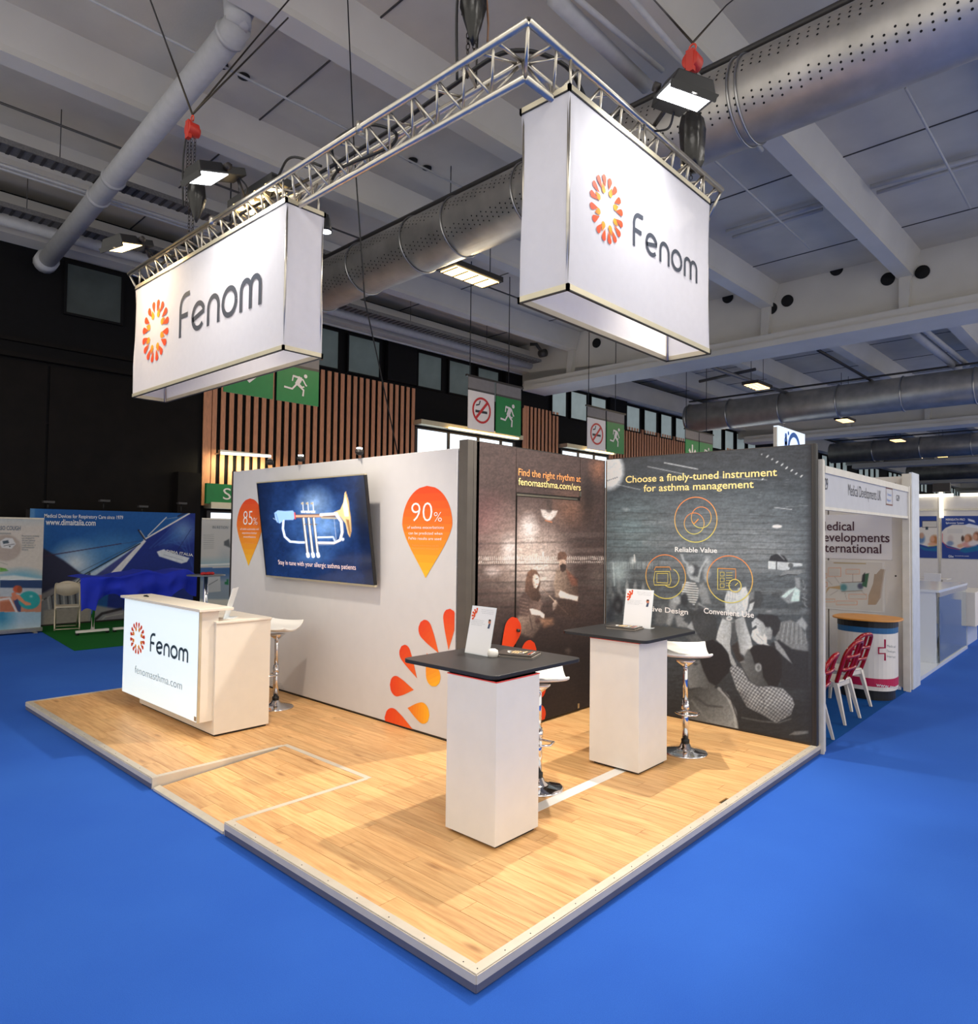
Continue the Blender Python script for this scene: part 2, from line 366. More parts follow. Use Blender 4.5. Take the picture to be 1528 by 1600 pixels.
def logo_word(mb, o, e, width, height, m, up=(0, 0, 1), w=.17):
    """the rounded word 'Fenom': F without its corner, e, n, o, m."""
    L = []
    L.append([(.09, 0), (.09, 1.0)]+arc(.52, 1.0, .43, 180, 90, 8)[1:]+[(.78, 1.43)]); L.append([(.09, .72), (.66, .72)])
    x = 1.0; L.append([(x+.04, .42), (x+.86, .60)]+arc(x+.46, .5, .42, 12, 318, 22)[1:])
    x = 2.08; L.append([(x+.09, 0), (x+.09, .52)]+arc(x+.44, .56, .35, 180, 0, 12)[0:]+[(x+.79, 0)])
    x = 3.12; L.append(arc(x+.46, .5, .42, 0, 360, 26))
    x = 4.22; L.append([(x+.09, 0), (x+.09, .58)]+arc(x+.37, .63, .28, 180, 0, 10)+[(x+.65, 0)]); L.append([(x+.65, .6)]+arc(x+.93, .63, .28, 180, 0, 10)+[(x+1.21, 0)])
    sx = width/5.52; sy = height/1.51; o = np.asarray(o, float); e = np.asarray(e, float)
    for i, P in enumerate(L): stroke(mb, [(p[0]*sx, p[1]*sy) for p in P], w*(sx+sy)/2, m, o, e, up, off=.003+.0004*i)
    return mb
def grad(c0, c1, n=6): return [mat('grad_%d_%d_%d' % tuple(int(c0[k]+(c1[k]-c0[k])*i/(n-1)) for k in range(3)), tuple(int(c0[k]+(c1[k]-c0[k])*i/(n-1)) for k in range(3)), .55, var=0) for i in range(n)]
ORANGE = (232, 78, 20); AMBER = (240, 168, 26)
def droplet(mb, c, tip, r, c0, c1, o, e, up=(0, 0, 1), off=.003, clip=None, vert=False):
    """flat teardrop: round head at c (2-D), pointed tip, printed with a colour gradient in bands from head (c0) to tip (c1)."""
    c = np.array(c, float); tip = np.array(tip, float); d = tip-c; L = np.hypot(*d); d /= L; q = np.array([-d[1], d[0]])
    o, e, up = (np.asarray(p, float) for p in (o, e, up)); n = np.cross(e, up)
    al = math.acos(min(.98, r/L)); N = 24; prof = []
    for i in range(N+1):
        t = -r+(L+r)*i/N
        w = math.sqrt(max(0, r*r-t*t)) if t < r*math.cos(al) else r*math.sin(al)*(L-t)/(L-r*math.cos(al))*(1+.10*math.sin(PI*(t-r*math.cos(al))/(L-r*math.cos(al))))
        prof.append((t, w))
    G = grad(c0, c1, 8)
    for i in range(N):
        (t0, w0), (t1, w1) = prof[i], prof[i+1]
        pts = [c+d*t0-q*w0, c+d*t1-q*w1, c+d*t1+q*w1, c+d*t0+q*w0]
        if clip: pts = [np.array([max(clip[0], min(clip[1], p[0])), max(clip[2], min(clip[3], p[1]))]) for p in pts]
        mb.poly([o+p[0]*e+p[1]*up+off*n for p in pts], G[min(7, i*8//N)])
    return mb
def logo_ring(parent, c, rx, rz, e, up=(0, 0, 1), off=.003):
    """16 orange and 8 amber teardrops, each a part of its own"""
    o = np.asarray(c, float)
    for i in range(16):
        a = 2*PI*(i+.5)/16; ca, sa = math.cos(a), math.sin(a); k = .5+.5*sa
        part('teardrop', droplet(MB(), (rx*.87*ca, rz*.87*sa), (rx*.52*ca, rz*.60*sa), rx*.055+rz*.05, (224, 66, 16), (222, 92-20*k, 16), o, e, up, off), parent)
    for i in range(8):
        a = 2*PI*(i+.5)/8; ca, sa = math.cos(a), math.sin(a)
        part('teardrop', droplet(MB(), (rx*.52*ca, rz*.54*sa), (rx*.74*ca, rz*.76*sa), rx*.055+rz*.045, (240, 160, 24), (234, 118, 18), o, e, up, off), parent)
# ============================================================ HALL SHELL (hall frame: u along the wall, v towards it)
part('floor', bx((-7, -10, -.3), (132, 15.6, 0), M_carpet), None, hall=True, kind='structure')
ceil = part('ceiling', bx((-7, -10, 9.0), (132, 15.6, 9.25), M_conc), None, hall=True, kind='structure')
TB = [2.28+3.4*k for k in (-2, -1, 0, 1, 2, 3)]; GIR = [-1.4, 17.1, 35.5, 54, 73, 92, 111]
for i, g in enumerate(GIR):
    if i == 0: continue
    b = MB(); b.box((g-.62, -10, 7.2), (g+.62, 14.4, 7.36), M_conc2); b.box((g-.56, -10, 7.36), (g+.56, 14.4, 7.56), M_conc2); b.hexa([(g-.2, 9.5, 7.5), (g+.2, 9.5, 7.5), (g+.2, 15, 7.5), (g-.2, 15, 7.5)], [(g-.2, 9.5, 7.6), (g+.2, 9.5, 7.6), (g+.2, 15, 8.0), (g-.2, 15, 8.0)], M_conc2)
    b.box((g-.2, -10, 7.56), (g+.2, 15.0, 9.0), M_conc2); part('girder', b, ceil)
    for v in TB:                                              # stiffeners where the cross beams land
        b = MB(); b.hexa([(g-.44, v-.10, 7.56), (g-.2, v-.10, 7.56), (g-.2, v+.10, 7.56), (g-.44, v+.10, 7.56)], [(g-.30, v-.13, 8.4), (g-.2, v-.13, 8.4), (g-.2, v+.13, 8.4), (g-.30, v+.13, 8.4)], M_conc2)
        part('stiffener', b, ceil)
for gi in range(len(GIR)-1):
    u0, u1 = (GIR[gi]+.2 if gi else -7), GIR[gi+1]-.2
    for v in TB:
        b = MB(); z0 = 8.40
        pr = [(v-.17, z0), (v+.17, z0), (v+.17, z0+.1), (v+.32, 9.0), (v-.32, 9.0), (v-.17, z0+.1)]
        if gi < 3 or v > 0:
            b.prism([(u0, p[0], p[1]) for p in pr], (u1-u0, 0, 0), M_conc2); part('cross_beam', b, ceil)
# panel joints of the ceiling slab and round sleeves
for (u0, u1) in ((-7, 16.8), (17.4, 35.2), (35.8, 53.7)):
    for k in range(6):
        u = u0+(k+.6)*(u1-u0)/6
        part('slab_joint', bx((u-.012, -9.9, 8.985), (u+.012, 15, 9.001), M_dpipe), ceil)
for (x, y) in [(1137, 465), (1205, 482), (1230, 470), (1387, 436), (1441, 425), (1307, 421), (932, 536)]:
    P = PX(x, y, 16.88, True); b = MB(); b.tube([P+np.array([-.02, 0, 0]), P+np.array([.03, 0, 0])], .16, M_hole, 20); part('sleeve_hole', b, ceil)
for (x, y) in [(20, 27), (347, 101), (381, 119), (645, 250), (667, 262), (542, 315), (662, 103), (441-100, 100)]:
    P = PZ(x, y, 8.99, True); b = MB(); b.tube([P+np.array([0, 0, .005]), P-np.array([0, 0, .02])], .09, M_hole, 16); part('sleeve_hole', b, ceil)
part('trim_1', bx((-7, 14.45, 7.95), (132, 15.0, 8.75), M_conc2), None, hall=True, kind='structure')   # edge beam along the wall
# --- wall with timber slats, windows and glazed doors
wall = part('wall_back', bx((-7, 15.0, 0), (132, 15.3, 9.0), M_dkwall2), None, hall=True, kind='structure')
for z0, z1, d in ((5.9, 5.98, .10), (5.56, 5.66, .16), (4.25, 4.28, .03), (2.95, 2.97, .03)):
    part('ledge', bx((-7, 15-d, z0), (5.05, 15, z1), M_dkwall), wall)
for (u0, u1) in ((-7, -2.4), (-2.35, 1.75), (1.8, 5.0)):
    part('cladding_panel', bx((u0, 14.965, .02), (u1, 14.999, 5.5), M_dkwall), wall)
part('pier', bx((4.45, 14.7, 0), (5.0, 14.99, 3.4), M_dkwall), wall)
for (u0, u1) in ((10.7, 11.85), (16.0, 17.0), (22.6, 23.9), (29.6, 31), (6.0, 7.8)):
    part('pier', bx((u0, 14.8, 6.7), (u1, 14.99, 7.94), M_dkwall2), wall)
def slats(u0, u1, z0, z1, pitch=.222, w=.115):
    n = int((u1-u0)/pitch)
    for i in range(n+1):
        u = u0+i*pitch; part('wood_slat', bx((u, 14.93, z0), (u+(w if i else .2), 14.965, z1), M_slat), wall)
slats(5.12, 11.8, 2.62, 6.62); slats(17.1, 19.3, 3.0, 6.83); slats(22.7, 29.5, 3.0, 6.88); slats(34.0, 38.6, 3.0, 6.88, .3, .15)
def window(n, u0, u1, z0=6.68, z1=7.86, m=None):
    r = thing('window_%d' % n, ((u0+u1)/2, 14.9, z0), None, None, hall=True, kind='structure')
    b = MB(); f = .05
    b.box((u0, 14.9, z0), (u1, 14.985, z0+f), M_dkwall2).box((u0, 14.9, z1-f), (u1, 14.985, z1), M_dkwall2).box((u0, 14.9, z0+f), (u0+f, 14.985, z1-f), M_dkwall2).box((u1-f, 14.9, z0+f), (u1, 14.985, z1-f), M_dkwall2)
    part('window_frame', b, r); part('pane', bx((u0+f, 14.95, z0+f), (u1-f, 14.97, z1-f), m or M_pane), r)
WU = [(2.0, 3.2), (7.85, 9.05), (9.3, 10.52), (11.95, 13.05), (13.3, 14.42), (14.66, 15.8), (18.75, 19.75), (19.95, 21.12), (21.34, 22.5), (24.0, 25.18), (25.47, 26.65), (26.94, 28.06), (28.33, 29.4)]
for k in range(12):
    base = 32.2+8.2*k
    for j in range(4): WU.append((base+1.45*j, base+1.45*j+1.17))
M_pane2 = mat('bright_window_pane', (150, 160, 160), .35, var=.3, scale=1.0, emis=(170, 186, 186), estr=.35)
M_paneb = mat('dark_window_pane', (62, 68, 68), .3, var=.3, scale=1.5, emis=(80, 90, 90), estr=.05)
for i, (a, c) in enumerate(WU): window(i+1, a, c, m=M_paneb if i < 1 else (M_pane if i < 6 else M_pane2))
def glazed(n, u0, u1, z1=5.4, mull=()):
    r = thing('door_%d' % n, ((u0+u1)/2, 14.93, 0), None, None, hall=True, kind='structure')
    xs = [u0]+list(mull)+[u1]
    for a, c in zip(xs[:-1], xs[1:]): part('glass_pane', bx((a+.05, 14.955, .05), (c-.05, 14.975, z1-.05), M_day), r)
    for a in xs: part('mullion', bx((a-.05, 14.9, 0), (a+.05, 14.99, z1), M_dkf), r)
    part('transom', bx((u0+.05, 14.9, z1-.05), (u1-.05, 14.99, z1), M_dkf), r)
    part('head_ledge', bx((u0-.1, 14.55, z1+.05), (u1+.1, 14.99, z1+.2), M_alup), r)
    part('light_rail', bx((u0+1.0, 14.4, z1+.02), (u1-.3, 14.5, z1+.07), M_emy2), r)
glazed(1, 11.95, 16.6, mull=(13.35, 14.75, 15.9)); glazed(2, 19.4, 22.6, mull=(20.5, 21.6)); glazed(3, 5.3, 11.5, z1=2.5, mull=(7.4, 9.4)); glazed(4, 30, 33.8, mull=(31.2, 32.5))
part('wall_right', bx((131.6, -10, 0), (132, 15.3, 9), M_conc), None, hall=True, kind='structure')
# ============================================================ hall services
def duct(u, v0, v1, r, z, label, near=False, rings=()):
    t = thing('ventilation_duct', (u, (v0+v1)/2, z-r), label, 'air duct', 'round ventilation ducts crossing the hall', hall=True)
    b = MB(); b.tube([(u, v0, z), (u, v1, z)], r, M_duct, 48); part('duct_pipe', b, t, hall=True)
    for v in rings:
        b = MB(); n = 48; b.tube([(u+(r+.012)*math.cos(2*PI*i/n), v, z+(r+.012)*math.sin(2*PI*i/n)) for i in range(n)], .016 if near else .03, M_ring, 6, closed=True); part('joint_ring', b, t, hall=True)
    b = MB(); b.tube([(u, v0, z+r+.16), (u, v1, z+r+.16)], .04, M_dpipe, 8); part('hanger_rail', b, t, hall=True)
    if near:
        b = MB()
        for a0 in (150, 158, 166, 202, 210, 218):
            for k in range(150):
                a = math.radians(a0+(k % 2)*4); v = v1-.1-k*.105; rr = r+.002; e1 = (0, 1, 0); e2 = (-math.sin(a), 0, math.cos(a))
                b.disc((u+rr*math.cos(a), v, z+rr*math.sin(a)), .014, e1, e2, M_hole, 6)
        part('perforation', b, t, hall=True, kind='stuff')
    return t
duct(5.95, -10, 12.4, .50, 7.33, 'large perforated steel duct running overhead between the two white banners', True, [-1.6, -1.5, 1.35, 1.45, 3.1, 4.9, 6.5, 7.6, 9.3, 10.9])
duct(26.5, -10, 13.2, .62, 7.33, 'round steel duct beyond the right banner, second from the camera', False, [-2+2.2*k for k in range(7)]+[13.1])
duct(44.6, -8, 13.0, .62, 7.4, 'distant round steel duct low over the right booths, third from the camera', False, [-2+2.5*k for k in range(6)])
duct(63, -6, 13.0, .6, 7.4, 'farthest small round steel duct above the far right partition', False, [0, 4, 8])
def hall_tube(name, pts, z, r, m, label, cat, zs=None, v=None):
    """pipe through photo points at height z (hall frame)."""
    P = []
    for i, (x, y) in enumerate(pts): P.append(PZ(x, y, (zs[i] if zs else z), True))
    b = MB(); b.tube(P, r, m, 10); return part(name, b, None, hall=True, label=label, cat=cat)
# diagonal white downpipe at the top left
t = thing('drain_pipe', PY(75, 405, 14.3, True), 'thick white painted pipe slanting down across the upper left ceiling', 'pipe', hall=True)
A = PZ(372, 40, 8.3, True); B = PY(75, 405, 14.3, True); b = MB(); b.tube([A, A+(B-A)*.999], .17, M_pipe, 16); part('pipe_run', b, t, hall=True)
A2 = PZ(368, -10, 8.75, True); A3 = PZ(388, 4, 8.75, True)
b = MB(); b.tube([A, A*.5+A2*.5+np.array([0, 0, .05]), A2], .16, M_pipe, 14); part('pipe_elbow', b, t, hall=True)
b = MB(); b.tube([A, A3], .12, M_pipe, 14); part('pipe_branch', b, t, hall=True)
for f in (.02, .53, .62):
    c = A+(B-A)*f; b = MB(); b.tube([c, c+(B-A)*.008], .195, M_pipe, 16); part('pipe_socket', b, t, hall=True)
b = MB(); b.tube([B, B+(B-A)*.03], .22, M_pipe, 14); part('pipe_end', b, t, hall=True)
# cable trays and service pipes in the bay near the wall
def tray(v, z, u0, u1, w, label, hang=True):
    t = thing('cable_tray', ((u0+u1)/2, v, z), label, 'cable tray', hall=True)
    b = MB(); b.box((u0, v-w/2, z), (u1, v+w/2, z+.02), M_tray).box((u0, v-w/2-.01, z), (u1, v-w/2, z+.09), M_tray).box((u0, v+w/2, z), (u1, v+w/2+.01, z+.09), M_tray); part('tray_channel', b, t, hall=True)
    b = MB(); u = u0
    while u < u1: b.box((u, v-w/2, z-.015), (u+.05, v+w/2, z), M_dpipe); u += .16
    part('rungs', b, t, hall=True, kind='stuff')
    if hang:
        k = u0+.8
        while k < u1:
            b = MB(); b.tube([(k, v-w/2-.01, z+.09), (k, v-w/2-.01, 9)], .008, M_dpipe, 5); part('hanger_rod', b, t, hall=True); k += 3.1
tray(11.1, 8.1, -3, 6.6, .32, 'narrow dark cable tray hanging under the upper left ceiling')
tray(13.3, 7.95, -3, 16.0, .32, 'wide grey cable tray running along above the dark left wall')
for (v, z, r, u0, u1, m, lab) in [(10.2, 8.35, .02, -3, 12, M_dpipe, 'thin dark conduit crossing the upper left ceiling'), (11.5, 8.0, .022, -3, 8, M_pipe, 'thin white conduit just below the narrow cable tray'), (11.65, 8.0, .022, -3, 8, M_pipe, 'second thin white conduit below the narrow cable tray'),
        (13.9, 8.0, .13, -3, 16.3, M_pipe, 'fat pale pipe running along above the green exit signs'), (6.9, 8.3, .018, -3, 9, M_pipe, 'thin white conduit crossing the ceiling above the left truss'), (14.3, 7.75, .035, 6, 16.3, M_pipe, 'slim white pipe under the edge beam above the slatted wall')]:
    b = MB(); b.tube([(u0, v, z), (u1, v, z)], r, m, 10); part('service_pipe', b, None, hall=True, label=lab, cat='pipe')
b = MB(); P = PX(848, 552, 16.6, True); b.tube([PX(828, 538, 16.3, True), PX(838, 538, 16.45, True), P], .06, M_dpipe, 8); b.tube([P-np.array([0, .12, 0]), P+np.array([0, .12, 0])], .14, M_dpipe, 12); part('service_pipe', b, None, hall=True, label='dark bent pipe stub with a round end above the no smoking sign', cat='pipe')
hall_tube('service_pipe', [(985, -4), (1190, 235)], 7.9, .035, M_pipe, 'white pipe running down from the top edge left of the red hoist', 'pipe')
hall_tube('service_pipe', [(865, -4), (1010, 135)], 8.2, .10, M_pipe, 'thick white pipe at the top centre behind the truss corner', 'pipe')
hall_tube('service_pipe', [(900, -4), (1035, 110)], 8.2, .035, M_pipe, 'slim white pipe beside the thick one at the top centre', 'pipe')
hall_tube('service_pipe', [(1110, 245), (1265, 388)], 8.35, .02, M_pipe, 'thin white rod under the ceiling right of the tall banner', 'pipe')
hall_tube('service_pipe', [(1415, 138), (1516, 325)], 8.35, .02, M_pipe, 'thin white rod under the ceiling at the upper right', 'pipe')
hall_tube('service_pipe', [(1278, 547), (1374, 602)], 8.0, .05, M_dkf, 'thin black rod slanting down to the second duct', 'pipe')
hall_tube('service_pipe', [(1093, 596), (1180, 577)], 8.0, .06, M_dpipe, 'dark crossbar above the small lit lamp near the second duct', 'pipe')
hall_tube('service_pipe', [(1112, 574), (1232, 615)], 7.9, .07, M_tray, 'narrow tray leading to the small lit lamp near the second duct', 'pipe')
hall_tube('service_pipe', [(1428, 520), (1497, 575)], 8.2, .14, M_pipe, 'bundle of pale pipes above the second duct at the right edge', 'pipe')
hall_tube('service_pipe', [(1440, 512), (1512, 570)], 8.2, .08, M_pipe, 'slimmer pale pipe beside the bundle above the second duct', 'pipe')
for (x0, y0, x1, y1, lab) in [(1135, 362, 1285, 318, 'left'), (1360, 292, 1528, 245, 'right')]:
    t = thing('ceiling_light_rail', PZ(x0, y0, 8.9, True), 'white ceiling rail with a tube below it, %s of the two beyond the tall banner' % lab, 'rail', hall=True)
    for j, (dy, r) in enumerate(((0, .05), (9, .04))):
        b = MB(); b.tube([PZ(x0+j*10, y0+dy, 8.88, True), PZ(x1, y1+dy, 8.88, True)], r, M_pipe, 8); part('rail', b, t, hall=True)
# hall floodlights under the ceiling
for (u0, u1, v0, v1, lab) in [(6.45, 7.75, 7.2, 7.75, 'large warm rectangular ceiling light between the two banners'), (19.85, 21.0, 7.2, 7.75, 'small lit ceiling lamp left of the second duct'), (28.9, 30.0, 7.25, 7.8, 'small lit ceiling lamp below the second duct'),
        (37.0, 38.1, 7.2, 7.8, 'small lit ceiling lamp above the third duct'), (46.0, 47.2, 7.1, 7.7, 'tiny lit ceiling lamp below the third duct')]:
    t = thing('ceiling_lamp', ((u0+u1)/2, (v0+v1)/2, 7.0), lab, 'ceiling light', 'warm rectangular hall lamps', hall=True)
    b = MB(); b.box((u0, v0, 7.02), (u1, v1, 7.12), M_dkf); part('housing', b, t, hall=True)
    part('diffuser', bx((u0+.07, v0+.06, 7.0), (u1-.07, v1-.06, 7.03), M_emy2), t, hall=True)
    for i in range(5):
        k = u0+.1+(u1-u0-.2)*i/4; part('louvre', bx((k-.008, v0+.05, 6.985), (k+.008, v1-.05, 7.001), M_dkf), t, hall=True)
    for k in (u0+.1, u1-.1): b = MB(); b.tube([(k, (v0+v1)/2, 7.12), (k, (v0+v1)/2, 9.0)], .01, M_dpipe, 5); part('hanger_rod', b, t, hall=True)
    light('hall_light', 'AREA', HR@np.array([(u0+u1)/2, (v0+v1)/2, 6.95]), 110, (1, .80, .52), None, 1.1, .5)
# tube light on the slatted wall
P = PY(345, 708, 14.6, True); Q = PY(423, 713, 14.6, True); t = thing('tube_lamp', P, 'slim glowing tube lamp on the slatted wall above the white stand wall', 'lamp', hall=True)
b = MB(); b.tube([P, Q], .035, M_emt, 8); part('glowing_tube', b, t, hall=True)
b = MB(); b.box(P+np.array([0, .03, .02]), Q+np.array([0, .14, .05]), M_alu); part('batten', b, t, hall=True)
for q in (P, Q): b = MB(); b.tube([q, (q[0], 14.93, q[2])], .015, M_alu, 6); part('bracket', b, t, hall=True)
light('wall_tube', 'AREA', HR@((P+Q)/2+np.array([0, -.08, -.12])), 30, (1, .86, .5), HR@((P+Q)/2+np.array([0, .5, -1.0])), 1.3, .1)
# ---- hanging signs
V0 = 10.5
def runner(mb, P0, P1, m, v):
    """running figure drawn in the box P0(bottom-left u,z)..P1"""
    (u0, z0), (u1, z1) = P0, P1; W = u1-u0; H = z1-z0; o = np.array([u0, v, z0]); e = (1, 0, 0)
    S = lambda pts: [(p[0]*W, p[1]*H) for p in pts]
    for k, (pts, w) in enumerate([([(.30, .86), (.62, .80)], .09), ([(.58, .84), (.44, .48)], .22), ([(.31, .87), (.28, .62)], .06), ([(.64, .78), (.76, .52), (.80, .50)], .07), ([(.44, .52), (.28, .26), (.0, .30)], .085), ([(.46, .50), (.68, .28), (.66, .0)], .09), ([(.48, .56), (.62, .40), (.70, .44)], .07)]):
        stroke(mb, S(pts), w*H, m, o, e, off=.004+.001*k)
    mb.disc(o+np.array([.74*W, -.012, .93*H]), .09*H, (1, 0, 0), (0, 0, 1), m, 18)
def sign_pair(x0, x1, xm, ytop, ybot, kinds, label, group='hanging sign pairs in front of the back wall'):
    a = PY(x0, ytop, V0, True); c = PY(x1, ytop, V0, True); zb = PY(x0, ybot, V0, True)[2]; zt = a[2]; um = PY(xm, ytop, V0, True)[0]
    t = thing('hanging_sign', ((a[0]+c[0])/2, V0, zb), label, 'sign', group, hall=True)
    b = MB(); b.box((a[0]-.08, V0-.03, zt), (c[0]+.08, V0+.03, zt+.05), M_dkf); part('top_rail', b, t, hall=True)
    zh = zt-(zt-zb)*.22
    for (u0, u1, kind) in ((a[0], um-.04, kinds[0]), (um+.04, c[0], kinds[1])):
        part('header', bx((u0, V0-.012, zh), (u1, V0+.012, zt), M_signg), t, hall=True)
        part('header_edge', bx((u0, V0-.016, zh-.05), (u1, V0+.016, zh), M_dpipe), t, hall=True)
        part('sign_panel', bx((u0, V0-.012, zb), (u1, V0+.012, zh-.05), M_green if kind != 'smoke' else M_signw), t, hall=True)
        b = MB(); w = u1-u0; v = V0-.013; h = zh-.05-zb
        if kind == 'run': runner(b, (u0+.16*w, zb+.22*h), (u0+.84*w, zb+.84*h), M_signw, v)
        elif kind == 'smoke':
            o = np.array([(u0+u1)/2, v, zb+h*.52]); R = .33*w
            stroke(b, [(-.24*w, -.04*w), (.22*w, -.04*w)], .07*w, M_dark, o, (1, 0, 0), off=.003)
            stroke(b, [(-.22*w, .12*w), (-.1*w, .15*w), (-.06*w, .26*w)], .04*w, M_dark, o, (1, 0, 0), off=.004)
            stroke(b, arc(0, 0, R, 0, 360, 28)[:-1], .06*w, M_redink, o, (1, 0, 0), off=.005, closed=True)
            stroke(b, [(-R*.7, -R*.75), (R*.7, R*.75)], .075*w, M_redink, o, (1, 0, 0), off=.006)
        elif kind == 'arrow':
            o = np.array([(u0+u1)/2, v, zb+h*.42])
            stroke(b, [(-.25*w, .25*w), (0, 0), (.25*w, .25*w)], .12*w, M_signw, o, (1, 0, 0), off=.004); stroke(b, [(0, .05*w), (0, .45*w)], .1*w, M_signw, o, (1, 0, 0), off=.005)
        part('pictogram', b, t, hall=True)
    for u in (a[0]+.05, c[0]-.5): b = MB(); b.tube([(u, V0, zt+.05), (u, V0, 9)], .012, M_cable, 5); part('cord', b, t, hall=True)
sign_pair(351, 499, 431, 530, 612, ('arrow', 'run'), 'green exit sign pair hanging behind the left banner, partly hidden by it')
sign_pair(732, 814, 774, 588, 669, ('smoke', 'run'), 'no smoking and green running man signs in the middle, left of the right banner')
sign_pair(918, 975, 947, 635, 701, ('smoke', 'run'), 'smaller no smoking and running man signs further right, above the dark corner')
sign_pair(1071, 1113, 1092, 671, 730, ('arrow', 'run'), 'green exit sign pair farthest right, under the end of the second duct')
# S... sign over the door
P = PY(320, 755, 14.7, True); t = thing('door_sign', (P[0]+1, 14.7, 2.62), 'green door sign with white letters beside the white wall end', 'sign', hall=True)
part('sign_panel', bx((P[0], 14.6, 2.66), (P[0]+2.6, 14.7, 3.16), M_green), t, hall=True)
b = MB(); text_on(b, 'Sortie', (P[0]+.42, 14.6, 2.78), (1, 0, 0), 1.25, M_signw, height=.28, off=.006); part('lettering', b, t, hall=True)
# long cord hanging from the ceiling down behind the white wall
for (pts, zs, lab) in [([(543, -5), (553, 230), (570, 470)], None, 'long black cord hanging from the ceiling between the banners')]:
    b = MB(); P = [PX(x, y, 2.9) for x, y in pts]; P.append(PX(590, 560, 3.6)); P.append(PX(622, 712, 3.6)); b.tube(P, .009, M_cable, 6); part('hanging_cable', b, None, label=lab, cat='cable')
# ============================================================ STAND: raised platform
T = .088
LX, LY = 4.76, 6.84; RX, RY0, RY1 = 1.14, 2.27, 3.45
plat = thing('raised_platform', (LX/2, LY/2, 0), 'low platform of oak laminate planks with pale metal edge trim on the blue carpet', 'platform')
part('deck_base', MB().box((RX, .02, .012), (LX-.02, LY-.02, T-.012), M_black).box((.03, .02, .012), (RX, RY0, T-.012), M_black).box((.03, RY1, .012), (RX, LY-.02, T-.012), M_black), plat)
PW, PL, ET = .128, 1.02, .052
def plank(x0, x1, y0, y1, zf=None):
    g = .0012; b = MB()
    if zf is None: b.box((x0+g, y0+g, T-.012), (x1-g, y1-g, T), M_wood)
    else:
        P = [(x0+g, y0+g), (x1-g, y0+g), (x1-g, y1-g), (x0+g, y1-g)]
        b.hexa([(p[0], p[1], zf(p[0])-.01) for p in P], [(p[0], p[1], zf(p[0])) for p in P], M_wood)
    part('plank', b, plat)
zr = lambda x: .012+(T-.012)*max(0, x)/RX
x = ET; col = 0
while x < LX-ET-.01:
    x1 = min(x+PW, LX-ET); y = ET-random.random()*PL
    while y < LY-ET:
        y0, y1 = max(y, ET), min(y+PL, LY-ET); y += PL
        if y1-y0 < .03: continue
        if x1 <= RX+.03:
            segs = []
            if y0 < RY0: segs.append((y0, min(y1, RY0-.0), None))
            a, c = max(y0, RY0+.03), min(y1, RY1-.03)
            if c-a > .03: segs.append((a, c, zr))
            if y1 > RY1: segs.append((max(y0, RY1), y1, None))
            for a, c, zf in segs:
                if c-a > .01: plank(x, x1, a, c, zf)
        else: plank(x, x1, y0, y1)
    x = x1; col += 1
def trim(a, c, z=T+.003, h=.006): part('edge_trim', bx((a[0], a[1], z-h), (c[0], c[1], z), M_trim), plat, bevel=.001)
trim((0, 0), (LX, ET)); trim((0, ET), (ET, RY0)); trim((0, RY1), (ET, LY)); trim((LX-ET, ET), (LX, LY)); trim((ET, LY-ET), (LX-ET, LY))
trim((RX, RY0-.02), (RX+.045, RY1+.02)); trim((ET, RY0-.03), (RX, RY0+.012)); trim((ET, RY1-.01), (RX, RY1+.035))
b = MB(); P = [(0, RY0+.03), (.05, RY0+.03), (.05, RY1-.03), (0, RY1-.03)]
b.hexa([(p[0], p[1], .002) for p in P], [(p[0], p[1], .02 if p[0] == 0 else .03) for p in P], M_trim); part('ramp_nosing', b, plat)
for y, s in ((RY0, 1), (RY1, -1)):
    b = MB(); b.hexa([(0, y, .004), (RX, y, T-.008), (RX, y+s*.012, T-.008), (0, y+s*.012, .004)], [(0, y, T), (RX, y, T+.002), (RX, y+s*.012, T+.002), (0, y+s*.012, T)], M_trim); part('ramp_cheek', b, plat)
def fascia(a, c, n):      # two-tone edge: pale upper, slate lower
    a = np.array(a, float); c = np.array(c, float); n = np.array(n, float)
    for z0, z1, m, d in ((.046, T-.003, M_trim, .006), (.008, .046, M_fasc, .003)):
        part('fascia_upper' if m is M_trim else 'fascia_lower', MB().box((*(a-n*.0), z0), (*(c+n*d), z1), m), plat)
fascia((0, 0), (LX, 0), (0, -1)); fascia((0, 0), (0, RY0), (-1, 0)); fascia((0, RY1), (0, LY), (-1, 0)); fascia((LX, 0), (LX, LY), (1, 0))
b = MB()
for k in range(26):
    for (x, y) in ((.03+k*.185, .022), (.022, .1+k*.26)):
        if x < LX and y < LY and not (x < .03 and RY0-.05 < y < RY1+.05): b.lathe([(.0035, 0), (.003, .0015)], (x, y, T+.003), M_dkf, 8)
part('trim_screw', b, plat, kind='stuff')
A = PZ(909, 1230, T); B = PZ(960.8, 1205, T)
part('tape_strip', bx((1.30, .905, T+.0005), (2.9, 1.0, T+.0025), M_white), None, label='white tape strip across the oak floor between the two pedestal tables', cat='tape')
